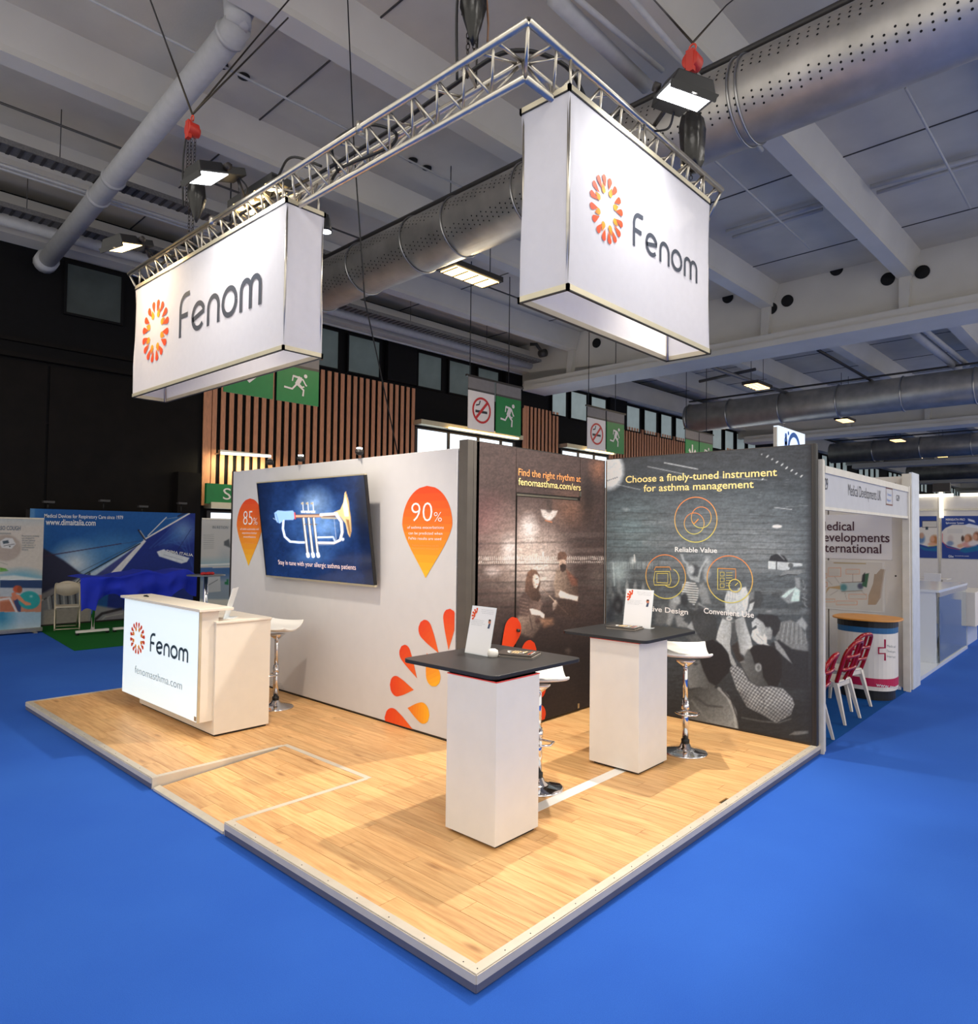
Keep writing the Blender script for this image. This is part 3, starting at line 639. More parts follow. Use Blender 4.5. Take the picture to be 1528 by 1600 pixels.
# ============================================================ STAND WALLS
WX = 2.25; WZ = 2.80; WZ2 = 2.86
wallA = thing('display_wall', (WX+.03, 4.5, T), 'white fabric display wall with orange teardrop graphics, screen hung on it', 'display wall')
part('fabric_panel', bx((WX, 2.42, T+.02), (WX+.06, 6.66, WZ-.01), M_wallw), wallA, bevel=.006)
part('base_channel', bx((WX+.004, 2.42, T), (WX+.06, 6.66, T+.02), M_black), wallA)
part('end_profile', bx((WX+.01, 6.66, T), (WX+.10, 6.72, WZ), M_dkf), wallA)
E_Y = (0, -1, 0)     # reading direction on a wall that faces -x
def W2(x, y, px=WX): P = PX(x, y, px); return (-P[1], P[2])      # (along -y, z)
ow = (WX, 0, 0)
b = MB()
def pin(ct, tipz, yc, ry, top, name='pin_graphic'):
    b = MB(); r = ry; zc = top-r*1.05
    n = 40; al = 30; poly = []; W = []
    G = grad((226, 70, 16), (244, 186, 30), 12); zt = top; N = 48
    for i in range(N+1):
        z = zt-(zt-tipz)*i/N; rz = r*1.05
        if z >= zc: w = r*math.sqrt(max(0, 1-((z-zc)/rz)**2))
        else:
            q = (zc-z)/(zc-tipz); w = r*(1-q)**.98*(1+.62*q*(1-q)) if q < 1 else 0
        W.append((z, w))
    for i in range(N):
        (z0, w0), (z1, w1) = W[i], W[i+1]
        b.poly([(WX-.003, yc+w0, z0), (WX-.003, yc+w1, z1), (WX-.003, yc-w1, z1), (WX-.003, yc-w0, z0)], G[min(11, int(i*12/N))])
    return b
part('pin_graphic', pin(0, 1.57, 2.83, .355, 2.455), wallA, label='orange to yellow pin graphic printed with 90%')
part('pin_graphic', pin(0, 1.55, 6.20, .33, 2.42), wallA, label='orange to yellow pin graphic printed with 85%')
def wtext(parent, s, x0, x1, ytop_base, m, height=None, plane=WX, bold=0, name='lettering', off=.006):
    A = PX(x0, ytop_base, plane); B = PX(x1, ytop_base, plane); b = MB()
    text_on(b, s, (plane, A[1], A[2]), E_Y, abs(A[1]-B[1]), m, height=height, bold=bold, off=off); return part(name, b, parent)
wtext(wallA, '90', 643, 676, 815, M_whiteink, .185, bold=-.012); wtext(wallA, '%', 678.5, 691, 815, M_whiteink, .09, bold=-.01)
wtext(wallA, 'of asthma exacerbations', 637, 694, 826, M_whiteink, .027); wtext(wallA, 'can be predicted when', 639, 692, 835, M_whiteink, .027); wtext(wallA, 'FeNo results are used', 639, 690, 843, M_whiteink, .027)
for k, y in enumerate((853, 857.5)): wtext(wallA, 'Respiratory medicine reference study 2015', 645, 686, y, M_peach, .016)
wtext(wallA, '85', 380.5, 395, 820, M_whiteink, .18, bold=-.012); wtext(wallA, '%', 396, 403, 820, M_whiteink, .09, bold=-.01)
wtext(wallA, 'of stable asthmatics will', 376, 405, 828, M_whiteink, .026); wtext(wallA, 'experience further', 379, 402, 834, M_whiteink, .026); wtext(wallA, 'exacerbations', 381, 400, 840, M_whiteink, .026)
wtext(wallA, 'reference study', 383, 397, 849, M_peach, .016)
for k, y in enumerate((1064.5, 1067.5, 1070.5)): wtext(wallA, 'Small reference note printed near the foot of the wall', 423, 440+2*k, y, M_grey, .012, off=.004)
DR = [((703, 966), (701, 1016), .088, 0), ((664.5, 984), (686, 1021), .095, 0), ((633, 1021), (652, 1060), .085, 0), ((619.5, 1072), (647, 1078), .10, 0), ((660, 1114), (637, 1106), .10, 1), ((677, 1056), (667, 1020), .10, 1), ((614, 1127), (648, 1143), .13, 0)]
b = MB()
for c, tp, r, k in DR:
    c0, c1 = ((226, 62, 14), (232, 100, 26)) if not k else ((246, 176, 28), (232, 118, 22))
    part('teardrop', droplet(MB(), W2(*c), W2(*tp), r, c0, c1, ow, E_Y, clip=(-6.6, -2.43, T+.02, WZ)), wallA)
# dark corner wall with a door in it
wallB = thing('display_wall', (3.4, 2.33, T), 'dark brown photo wall with a flush door, headed Find the right rhythm', 'display wall')
YB = 2.30; XD0 = PY(804.5, 900, YB)[0]; XD1 = PY(904.5, 900, YB)[0]; XL = PY(742, 900, YB)[0]
for i, (a, c) in enumerate(((WX+.0, WX+.075), (WX+.085, WX+.16), (WX+.17, XL-.01))): part('side_profile', bx((a, YB-.01+.006*i, T), (c, YB+.10, WZ2), mat('bronze_profile', (92, 86, 80), .5, .3)), wallB)
part('wall_core', bx((XL-.01, YB, T+.015), (4.53, YB+.1, WZ2), M_dkf), wallB)
def mural_left(X, Y, a, c):
    p = Paint(X, Y, (54, 43, 41)); Z = lambda *q: [(760+x/6.67, 840+y/6.67) for x, y in q]; zx = lambda x: 760+x/6.67; zy = lambda y: 840+y/6.67
    p.blob(757, 815, 60, 60, (92, 60, 60), .7, 1); p.blob(890, 795, 46, 40, (96, 68, 54), .75, 1); p.blob(815, 862, 92, 92, (134, 118, 110), 1, 1); p.blob(838, 880, 62, 66, (168, 155, 148), .95, 1)
    p.blob(826, 826, 20, 30, (196, 190, 188), .8, 1); p.blob(795, 860, 17, 34, (172, 165, 164), .75, 1); p.blob(770, 893, 18, 12, (160, 150, 148), .8, 1); p.blob(851, 903, 26, 30, (188, 178, 172), .6, 1)
    p.blob(935, 732, 20, 30, (124, 84, 64), .75, 1); p.blob(918, 780, 16, 50, (14, 11, 11), .6, 1); p.blob(935, 900, 22, 40, (84, 74, 70), .7, 1)
    for k, (y, h, v, al) in enumerate([(838, 8, 110, .2), (848, 2, 54, .5), (862, 7, 128, .22), (892, 1.6, 60, .6), (900, 6, 80, .25), (909, 2, 48, .7), (914, 8, 70, .35), (926, 2.4, 46, .6), (936, 7, 60, .4), (948, 2, 38, .6)]): p.line([(742, y+2), (950, y-3)], h, (v, v*.9, v*.85), al, 2.5)
    t = np.clip(.5+1.6*np.sin(X*2.1+.6*np.sin(Y*.7)), 0, 1)*np.clip((Y-868)/2, 0, 1)*np.clip((882-Y)/2, 0, 1); p.mix(t*.62*(np.abs(Y-876) > .8), (196, 184, 176)); p.line([(742, 883), (940, 880)], 1.6, (52, 44, 42), .7)
    p.mix(np.clip((Y-945)/70, 0, 1)*.88, (24, 18, 18)); p.mix(np.clip((728-Y)/28, 0, 1)*.5, (48, 38, 36))
    p.poly([(845, 796), (871, 798), (868, 806), (861, 813), (854, 813), (847, 806)], (176, 168, 164), .8, 2.5); p.line([(858, 779), (858, 797)], 9, (48, 40, 38), .7, 3); p.line([(852, 813), (862, 816)], 2, (150, 90, 60), .7)
    p.blob(zx(590), zy(175), 1.8, 6, (236, 230, 226), .9, .6)
    G = lambda x0, y0, c0, x1, y1, c1: np.array(c0, float)+np.clip(((X-x0)*(x1-x0)+(Y-y0)*(y1-y0))/((x1-x0)**2+(y1-y0)**2), 0, 1)[:, None]*(np.array(c1, float)-np.array(c0, float))
    # skirt, sweater, hair, face, arm, hand of the seated woman
    p.poly(Z((330, 820), (440, 790), (620, 850), (560, 930), (480, 1050), (360, 1010), (300, 930)), G(zx(330), zy(820), (120, 104, 94), zx(500), zy(1050), (58, 48, 44)), .9, 5)
    p.poly(Z((345, 640), (390, 575), (450, 590), (540, 600), (585, 690), (560, 760), (460, 790), (420, 830), (330, 790)), G(zx(345), zy(640), (56, 44, 42), zx(580), zy(700), (92, 76, 70)), .95, 3)
    for k in range(5): p.line(Z((352, 630+36*k), (430, 650+36*k)), 1.8, (116, 98, 90), .4, 1.5)
    p.poly(Z((400, 560), (410, 440), (430, 360), (470, 330), (520, 340), (550, 390), (560, 470), (545, 560), (570, 610), (540, 670), (470, 650), (430, 600)), G(zx(400), zy(400), (92, 68, 56), zx(560), zy(600), (48, 36, 32)), .97, 2.2)
    p.poly(Z((482, 400), (500, 378), (530, 385), (548, 420), (550, 460), (538, 500), (520, 530), (495, 520), (478, 470)), G(zx(480), 0, (140, 122, 112), zx(545), 0, (214, 200, 190)), .97, 1.6)
    p.line(Z((515, 432), (535, 428)), 1.3, (70, 54, 48), .8); p.line(Z((520, 488), (540, 486)), 1.3, (130, 82, 76), .7); p.line(Z((540, 430), (552, 462)), 1, (150, 130, 120), .7)
    p.poly(Z((450, 745), (480, 740), (560, 765), (605, 800), (600, 840), (575, 830), (560, 815), (470, 800)), (206, 192, 182), .95, 1.8); p.poly(Z((690, 690), (720, 650), (745, 680), (725, 740), (695, 760)), (186, 170, 158), .8, 2.5)
    p.blob(zx(535), zy(870), 6, 7, (50, 36, 34), .85, .6); p.line(Z((450, 820), (480, 960)), 2, (50, 40, 38), .7, 2); p.line(Z((580, 530), (850, 800)), 1.4, (168, 148, 134), .7); p.line(Z((600, 545), (650, 600)), 1, (60, 46, 40), .7)
    p.poly(Z((560, 850), (690, 840), (700, 900), (600, 940)), (150, 110, 84), .5, 6)
    # man with cap, beard, jacket and pale sleeve
    p.poly(Z((700, 480), (730, 330), (760, 300), (840, 310), (900, 400), (950, 470), (955, 640), (830, 640), (720, 620)), G(zx(700), 0, (126, 110, 98), zx(950), 0, (62, 48, 42)), .9, 3)
    p.poly(Z((830, 330), (950, 440), (950, 500), (890, 500), (850, 420)), (96, 56, 44), .6, 4); p.poly(Z((755, 240), (770, 225), (820, 230), (832, 280), (820, 330), (790, 350), (762, 330)), (150, 126, 112), .95, 1.8)
    p.poly(Z((740, 235), (745, 165), (770, 145), (820, 150), (840, 190), (835, 235), (800, 225)), (82, 60, 50), .95, 1.8); p.poly(Z((765, 290), (795, 270), (832, 280), (828, 335), (795, 360), (770, 340)), (42, 32, 30), .95, 2)
    p.poly(Z((750, 590), (770, 550), (860, 590), (955, 615), (950, 665), (860, 640), (770, 630)), (200, 186, 176), .92, 2); p.poly(Z((770, 640), (950, 670), (960, 840), (700, 800), (700, 720)), (50, 38, 34), .8, 7)
    p.blob(zx(850), zy(1180), 7, 7, (80, 70, 66), .6, .9); p.noise(8, 2.5, .12, 3); p.noise(1.9, 1.9, .20, 9)
    return np.minimum(p.C*1.40, 218)
P0 = lambda x: np.array([x, YB-.004, T+.02]); HB = WZ2-T-.025
grid_print('photo_mural', wallB, rect(P0(XL), (XD0-.006-XL, 0, 0), (0, 0, HB)), 60, 300, mural_left)
zdoor = PY(855, 776, YB)[2]
grid_print('photo_mural', wallB, rect((XD0, YB-.004, zdoor+.02), (XD1-XD0, 0, 0), (0, 0, WZ2-.01-zdoor-.02)), 90, 70, mural_left)
door = part('door_leaf', bx((XD0+.006, YB-.012, T+.03), (XD1-.006, YB-.001, zdoor-.02), M_dkf), wallB, label='flush door leaf printed with the seated musicians')
grid_print('photo_mural', wallB, rect((XD0+.006, YB-.0145, T+.03), (XD1-XD0-.012, 0, 0), (0, 0, zdoor-.05-T)), 130, 330, mural_left)
grid_print('photo_mural', wallB, rect(P0(XD1+.006), (4.50-XD1, 0, 0), (0, 0, HB)), 40, 300, mural_left)
part('door_gap_strip', bx((XD0, YB-.016, zdoor-.014), (XD1-.06, YB-.004, zdoor+.004), M_alu), wallB)
for (x, y) in ((907, 772), (904, 1103)): P = PY(x, y, YB-.02); part('hinge', bx(P-np.array([.015, 0, .025]), P+np.array([.015, .02, .025]), M_alu), wallB)
P = PY(808, 985, YB-.02); b = MB(); b.box(P-np.array([.04, -.0, .035]), P+np.array([.05, .012, .035]), M_black); b.tube([P+np.array([.0, 0, 0]), P+np.array([.0, -.03, 0])], .016, M_dkf, 12); part('door_knob', b, door)
b = MB(); oB = np.array([0, YB-.018, 0])
def B2(x, y): P = PY(x, y, YB-.018); return (P[0], P[2])
b = MB()
part('teardrop', droplet(MB(), B2(801, 984), B2(780, 1042), .125, (224, 60, 14), (228, 74, 18), oB, (1, 0, 0)), wallB); part('teardrop', droplet(MB(), B2(826, 1019), B2(800, 1062), .12, (224, 60, 14), (228, 74, 18), oB, (1, 0, 0)), wallB)
part('teardrop', droplet(MB(), B2(842, 1074), B2(812, 1080), .12, (224, 60, 14), (228, 74, 18), oB, (1, 0, 0)), wallB); part('teardrop', droplet(MB(), B2(841, 1120), B2(812, 1100), .12, (224, 60, 14), (228, 74, 18), oB, (1, 0, 0), clip=(2.3, 4.5, T+.03, 2)), wallB)

def btext(parent, s, x0, y0, x1, m, plane=YB, height=None, bold=0, off=.02, name='lettering'):
    A = PY(x0, y0, plane); B = PY(x1, y0, plane); b = MB(); text_on(b, s, A, (1, 0, 0), B[0]-A[0], m, height=height, bold=bold, off=off); return part(name, b, parent)
btext(wallB, 'Find the right rhythm at', 807.5, 742.7, 905, M_peach, height=.068, bold=.008); btext(wallB, 'fenomasthma.com/ers', 807.5, 757.6, 905, M_cream, height=.068, bold=.008)
# dark right wall
wallC = thing('display_wall', (4.58, 1.1, T), 'dark grey concert-crowd photo wall headed Choose a finely-tuned instrument', 'display wall')
XC = 4.53; YC0, YC1 = .02, 2.30
part('wall_core', bx((XC, YC0, T), (XC+.1, YC1-.02, WZ2+.02), M_dkf), wallC, bevel=.004)
part('end_cap', bx((XC-.002, YC0-.02, T), (XC+.06, YC0, WZ2+.02), mat('black_end_cap', (26, 24, 24), .5)), wallC)
def mural_right(X, Y, a, c):
    p = Paint(X, Y, (62, 69, 75)); Z = lambda *q: [(1060+x/4.848, 820+y/4.848) for x, y in q]; zx = lambda x: 1060+x/4.848; zy = lambda y: 820+y/4.848
    V = lambda *q: [(940+x/8.42, 820+y/8.42) for x, y in q]; vx = lambda x: 940+x/8.42; vy = lambda y: 820+y/8.42
    tn = lambda v: (v*.955, v, v*1.03)
    G = lambda x0, y0, v0, x1, y1, v1: np.array(tn(v0))+np.clip(((X-x0)*(x1-x0)+(Y-y0)*(y1-y0))/((x1-x0)**2+(y1-y0)**2), 0, 1)[:, None]*(np.array(tn(v1))-np.array(tn(v0)))
    p.blob(1120, 850, 240, 110, (112, 119, 124), .85, 1); p.blob(985, 830, 64, 66, (106, 126, 132), .75, 1); p.blob(1200, 860, 70, 40, (122, 128, 132), .6, 1); p.mix(np.clip((775-Y)/60, 0, 1)*.7, (52, 54, 58)); p.mix(np.clip((Y-1000)/110, 0, 1)*.92, (34, 36, 40))
    for k in range(15):
        y = 800+k*10.5+(k % 3); v = 84+(k*37 % 52); x0 = 940+(k*67 % 200); p.line([(x0, y+5), (x0+90+(k*41 % 120), y+7)], 9, tn(v), .30, 2.5); p.line([(945, y), (1272, y+8-k*.7)], 1.1, (58, 62, 66), .55)
        p.line([(x0+20, y+1), (x0+20, y+11)], 1, (60, 64, 68), .5)
    p.noise(14, 3, .16, 2)
    p.blob(951, 735, 27, 34, (208, 214, 220), .95, .3); p.mix(np.clip((26-np.hypot(X-951, (Y-735)*.8))/8, 0, 1)*.25*vnoise(X, Y, 5, 4), (120, 130, 140))
    for k in range(7): p.blob(946+3*k, 722+(k*29 % 30), 1.5, 1.2, (60, 62, 68), .8, .5)
    for (q, w, al) in [([(1012, 729), (1070, 741)], 1.2, .55), ([(1038, 723), (1090, 733)], 1.5, .7), ([(1115, 745), (1198, 750)], 1.1, .45), ([(1210, 793), (1237, 796)], 1.1, .65), ([(960, 756), (1000, 765)], 1, .5), ([(1228, 792), (1262, 790)], .8, .3)]: p.line(q, w, (206, 212, 216), al, 1.2)
    for k in range(26): x = 1190+(k*53 % 68); y = 710+(k*31 % 40); p.blob(x, y, 1.7, 1.3, (220, 226, 228), .8, .8)
    for k in range(60): x = 950+(k*97 % 310); y = 745+(k*61 % 70); p.line([(x, y), (x+5+(k % 4)*2, y+1)], .7, (150, 158, 162), .22)
    p.blob(1214, 822.5, 9, 3.2, (230, 234, 236), 1, .4); p.blob(978, 796, 8, 4, (140, 150, 154), .7, .8)
    t = np.clip(.5+1.5*np.sin(X*2.4), 0, 1)*np.clip((Y-877)/1.5, 0, 1)*np.clip((890-Y)/1.5, 0, 1)*np.clip((1022-X)/4, 0, 1); p.mix(t*.6, (160, 172, 176)); p.line([(945, 869), (1030, 872)], 6, (70, 78, 84), .5, 3)
    p.blob(967, 895, 22, 28, (168, 188, 194), .8, 1); p.blob(989, 876, 7, 8, (206, 218, 222), .8, 1); p.line([(991, 867), (992, 878)], 1.6, (230, 238, 240), .8, 1.2); p.line([(958, 880), (960, 915)], 1.8, (190, 206, 210), .5, 1.5)
    # black guitar with a pale neck, top right
    p.poly(Z((685, 270), (700, 235), (740, 220), (800, 235), (830, 275), (820, 290), (740, 278)), (34, 36, 42), .92, 1.5); p.line(Z((760, 222), (800, 262)), 1.4, (160, 166, 170), .7)
    p.poly(Z((680, 275), (738, 277), (738, 338), (680, 335)), tn(190), .93, 1.2); p.poly(Z((748, 280), (935, 292), (938, 312), (850, 318), (838, 340), (790, 345), (748, 338)), tn(176), .93, 1.2); p.line(Z((743, 278), (743, 338)), 1.4, (44, 46, 52), .9)
    p.blob(zx(850), zy(308), 5, 4.6, (70, 74, 78), .9, .35); p.poly(Z((765, 392), (800, 350), (870, 345), (930, 340), (940, 362), (900, 380), (830, 372)), tn(120), .85, 1.5); p.line(Z((765, 394), (830, 375), (900, 380)), 1.2, (40, 42, 46), .8)
    # far crowd on the left of the print
    for k in range(22):
        x = 946+(k*47 % 64); y = 905+(k*29 % 44); p.poly([(x, y+3), (x+2.5, y-8), (x+5, y-1), (x+6, y+13), (x+1, y+12)], tn(104+(k*31 % 66)), .5, 2.5)
    p.blob(966, 945, 13, 19, (34, 36, 42), .85, .5); p.blob(966, 946, 5, 8, tn(92), .7, .9); p.blob(952, 960, 10, 22, (40, 44, 54), .7, .8); p.blob(985, 985, 24, 22, (38, 44, 52), .7, .9); p.blob(1018, 930, 16, 18, tn(80), .5, .9)
    # standing woman in a striped top with raised arms
    p.poly(V((1030, 380), (1060, 470), (1110, 520), (1120, 640), (1170, 720), (1280, 760), (1300, 640), (1340, 540), (1400, 450), (1380, 430), (1300, 560), (1260, 690), (1180, 640), (1140, 500), (1090, 470), (1070, 390)), tn(160), .85, 2)
    p.blob(vx(1215), vy(600), 9, 12, (64, 68, 74), .9, .4); p.blob(vx(1180), vy(590), 6, 9, tn(176), .9, .5)
    p.poly(V((1060, 790), (1120, 745), (1230, 760), (1280, 850), (1270, 960), (1220, 1060), (1150, 1010), (1050, 930)), tn(110), .95, 2)
    k_ = Paint(X, Y, (0, 0, 0)); k_.poly(V((1060, 790), (1120, 745), (1230, 760), (1280, 850), (1270, 960), (1220, 1060), (1150, 1010), (1050, 930)), (1, 1, 1), 1, 1.5); p.mix(k_.C[:, 0]*np.clip(.5+1.8*np.sin((Y-.1*X)*1.7), 0, 1)*.85, tn(206))
    p.poly(V((1290, 780), (1340, 760), (1400, 900), (1440, 1040), (1330, 1040), (1270, 900)), tn(134), .8, 4); p.poly(V((1340, 560), (1400, 540), (1440, 640), (1380, 760), (1340, 700)), tn(170), .6, 4); p.blob(vx(1395), vy(480), 9, 12, tn(176), .6, .8)
    p.poly(V((740, 1090), (800, 1060), (900, 1100), (920, 1200), (880, 1300), (780, 1310), (700, 1290)), tn(104), .7, 5); p.blob(vx(985), vy(990), 9, 9, tn(172), .8, .5); p.blob(vx(1090), vy(985), 7, 13, (44, 48, 54), .92, .4); p.poly(V((900, 960), (990, 1060), (960, 1200), (900, 1330), (850, 1310), (880, 1150)), tn(150), .7, 4)
    p.poly(V((960, 1200), (1040, 1180), (1130, 1290), (1160, 1360), (1000, 1340)), tn(140), .8, 4); p.poly(V((1070, 1260), (1150, 1160), (1210, 1150), (1220, 1200), (1120, 1290)), (60, 66, 70), .9, 2.5); p.poly(V((1150, 1310), (1230, 1210), (1290, 1300), (1330, 1420), (1240, 1430), (1130, 1350)), tn(166), .85, 2.5); p.poly(V((1190, 1170), (1250, 1040), (1280, 1030), (1230, 1180)), tn(90), .8, 2)
    p.poly(V((1210, 1170), (1280, 1090), (1400, 1120), (1516, 1230), (1516, 1500), (1420, 1500), (1330, 1370), (1230, 1230)), (54, 58, 63), .95, 2.5); p.line(V((1280, 1040), (1400, 1110)), 2.4, tn(150), .7, 2); p.blob(vx(1310), vy(1390), 5, 6, tn(150), .9, .5); p.blob(vx(1310), vy(1395), 2.5, 3.4, tn(80), .8, .6)
    p.poly(V((1120, 1480), (1300, 1440), (1400, 1500), (1420, 1560), (1180, 1560)), tn(96), .7, 5)
    p.poly(Z((60, 620), (120, 650), (260, 660), (300, 800), (280, 880), (180, 880), (120, 800), (90, 700)), (52, 56, 60), .9, 3); p.blob(zx(205), zy(740), 17, 18, (66, 70, 74), .6, .7)
    # figures behind, right
    p.poly(Z((530, 560), (560, 500), (620, 500), (645, 560), (620, 620), (560, 640)), (58, 62, 66), .92, 2.5); p.poly(Z((530, 520), (575, 500), (570, 560), (540, 580)), tn(120), .8, 2.5); p.poly(Z((540, 600), (575, 585), (560, 640), (520, 680)), tn(196), .85, 2)
    p.poly(Z((770, 545), (830, 490), (880, 475), (920, 490), (915, 580), (835, 600)), tn(150), .6, 3); p.poly(Z((850, 580), (885, 470), (920, 500), (915, 580)), (170, 196, 196), .85, 1.8); p.poly(Z((780, 545), (830, 500), (880, 478), (870, 500), (810, 555)), (176, 202, 202), .8, 1.8); p.poly(Z((705, 520), (760, 515), (765, 545), (710, 548)), (60, 64, 68), .8, 2); p.poly(Z((880, 400), (920, 400), (925, 480), (890, 480)), tn(156), .6, 3); p.poly(Z((835, 600), (915, 580), (910, 650), (830, 650)), (66, 72, 76), .85, 2.5)
    for k in range(16): p.line(Z((925+(k*17 % 45), 420+26*(k % 9)), (945+(k*17 % 30), 440+26*(k % 9))), 1.3, tn(60+(k*47 % 110)), .6, 1.4)
    p.poly(Z((730, 860), (770, 740), (850, 720), (920, 760), (960, 830), (985, 900), (985, 960), (860, 960), (760, 890)), tn(112), .93, 3)
    for k in range(13): p.line(Z((790+15*k, 745), (760+19*k, 900)), .9, tn(164 if k % 2 else 66), .55, 1)
    p.poly(Z((890, 740), (935, 700), (980, 760), (960, 800)), tn(160), .75, 3)
    # bearded-less man in profile with a ring finger hand at his mouth
    p.poly(Z((590, 760), (560, 780), (555, 740), (580, 710), (600, 700), (650, 740), (680, 790), (720, 800), (700, 870), (640, 870), (600, 830)), G(zx(560), 0, 190, zx(720), 0, 120), .95, 2)
    p.poly(Z((585, 700), (610, 672), (650, 680), (700, 680), (750, 690), (775, 730), (765, 800), (730, 850), (710, 830), (712, 790), (690, 770), (660, 775), (640, 740)), (40, 42, 47), .96, 2); p.blob(zx(685), zy(655), 6, 2.6, tn(130), .7, .7); p.blob(zx(688), zy(795), 3.5, 5.5, tn(150), .9, .5); p.line(Z((585, 745), (605, 752)), 1, (60, 62, 66), .8)
    p.poly(Z((550, 840), (560, 800), (600, 780), (615, 830), (640, 850), (650, 825), (670, 850), (670, 900), (710, 930), (690, 935), (600, 900), (565, 870)), tn(196), .95, 1.8); p.line(Z((590, 830), (640, 880)), 1, tn(110), .7)
    p.poly(Z((700, 900), (760, 870), (860, 940), (985, 960), (985, 1250), (780, 1230), (760, 1020)), (38, 40, 45), .95, 3); p.poly(Z((725, 880), (745, 880), (800, 950), (860, 1050), (800, 1000), (740, 940)), tn(142), .85, 2)
    # the two clapping arms with watch
    p.poly(Z((350, 560), (370, 500), (440, 500), (455, 560), (450, 640), (410, 680), (360, 680), (355, 640)), G(zx(350), zy(500), 205, zx(450), zy(680), 170), .93, 2); p.poly(Z((450, 480), (510, 470), (535, 540), (525, 620), (500, 690), (440, 700), (430, 640)), G(zx(430), 0, 178, zx(530), 0, 210), .9, 2.5)
    for k in range(4): p.line(Z((372+20*k, 505), (368+20*k, 570)), 1, tn(120), .5, 1)
    p.poly(Z((335, 700), (420, 730), (405, 800), (390, 900), (400, 980), (440, 1060), (420, 1075), (395, 1050), (370, 960), (330, 910), (285, 870), (300, 800)), G(zx(290), 0, 188, zx(420), 0, 150), .96, 1.8); p.poly(Z((425, 720), (495, 690), (520, 780), (545, 850), (560, 920), (500, 990), (460, 970), (450, 860), (430, 780)), G(zx(430), 0, 128, zx(540), 0, 186), .95, 2)
    p.line(Z((335, 695), (372, 712), (412, 722)), 6, (84, 90, 94), .95, 1.4); p.blob(zx(385), zy(708), 6, 4.5, tn(206), .95, .4); p.blob(zx(385), zy(708), 3, 2.4, tn(110), .8, .5)
    p.poly(Z((400, 740), (430, 740), (440, 860), (400, 920)), (70, 74, 78), .8, 2); p.poly(Z((400, 920), (450, 880), (470, 980), (520, 1040), (500, 1080), (440, 1020)), (50, 46, 46), .9, 3)
    # dark-haired man in the checked shirt, ear, face turned away
    sh = Z((385, 1085), (430, 1062), (480, 1090), (530, 1180), (600, 1225), (700, 1225), (790, 1240), (860, 1310), (878, 1360), (850, 1440), (740, 1500), (640, 1440), (520, 1380), (440, 1240))
    q = Paint(X, Y, (0, 0, 0)); q.poly(sh, (1, 1, 1), 1, 1.5); k = q.C[:, 0]; wv = 1.5*vnoise(X, Y, 22, 3); ch = np.clip(.5+2*np.sin((X*.8+Y*.55)*1.35+wv*3), 0, 1)*.55+np.clip(.5+2*np.sin((X*.55-Y*.85)*1.35+wv*2), 0, 1)*.55
    p.mix(k*.97, tn(168)); p.mix(k*np.clip(ch, 0, 1)*.72, (52, 54, 60)); p.mix(k*np.clip((Y-zy(1330))/24, 0, 1)*.35, (40, 42, 46)); p.mix(k*np.clip((zx(560)-X)/26, 0, 1)*np.clip((Y-zy(1240))/10, 0, 1)*.6, (44, 42, 44)); p.line(Z((600, 1240), (650, 1330), (640, 1400)), 1.6, (70, 74, 80), .6)
    p.poly(Z((495, 990), (520, 945), (560, 940), (580, 1050), (640, 1100), (700, 1160), (700, 1220), (600, 1220), (540, 1180), (500, 1110), (468, 1040), (500, 1020)), G(zx(480), 0, 96, zx(690), 0, 60), .96, 2); p.line(Z((498, 990), (520, 948)), 1.8, tn(150), .7, 1.6); p.line(Z((470, 1042), (500, 1038)), 1.6, tn(128), .7, 1.6)
    p.poly(Z((540, 950), (570, 915), (640, 905), (710, 920), (760, 965), (785, 1050), (780, 1150), (750, 1225), (680, 1215), (640, 1150), (632, 1080), (600, 1050), (575, 1050), (560, 1000)), (33, 32, 35), .97, 2); p.blob(zx(605), zy(1080), 6.2, 8, tn(138), .95, .35); p.blob(zx(607), zy(1082), 3.4, 5, tn(84), .8, .6)
    # near man, left: hair, neck, jacket
    p.poly(Z((170, 890), (260, 870), (330, 910), (380, 980), (398, 1060), (380, 1120), (330, 1170), (280, 1230), (200, 1180), (180, 1090), (150, 1020), (110, 1000), (110, 930)), (32, 32, 36), .97, 2.2)
    p.poly(Z((70, 1060), (160, 1020), (190, 1110), (230, 1190), (280, 1220), (260, 1260), (160, 1230), (80, 1240), (65, 1180)), G(zx(70), 0, 116, zx(260), 0, 76), .95, 2.5); p.blob(zx(130), zy(1055), 5, 3, (40, 42, 46), .7, .7)
    p.poly(Z((62, 1260), (160, 1232), (300, 1240), (380, 1300), (440, 1420), (455, 1560), (300, 1530), (62, 1480)), G(zx(100), zy(1260), 62, zx(380), zy(1500), 128), .95, 3); p.line(Z((305, 1240), (370, 1300), (420, 1400), (440, 1560)), 4.6, tn(150), .8, 2); p.line(Z((330, 1250), (400, 1330), (455, 1500)), 1.8, (44, 44, 48), .9, 1.2); p.line(Z((120, 1300), (220, 1370), (330, 1380)), 3, (48, 50, 54), .7, 3); p.line(Z((100, 1330), (200, 1460), (320, 1530)), 3, tn(120), .5, 3)
    p.poly(Z((840, 1590), (880, 1565), (985, 1560), (985, 1580), (900, 1592)), tn(120), .7, 2); p.line(Z((480, 1460), (640, 1490), (760, 1500), (850, 1470)), 2, tn(98), .6, 2)
    p.noise(2.2, 2.2, .13, 8); p.mix(np.clip((X-1258)/12, 0, 1)*.75, (30, 30, 34)); p.mix(np.clip((949-X)/4, 0, 1)*.5, (90, 100, 106))
    return np.minimum(p.C*1.14, 214)
grid_print('photo_mural', wallC, rect((XC-.004, YC1-.02, T+.02), (0, YC0-YC1+.04, 0), (0, 0, WZ2-T-.01)), 290, 340, mural_right)
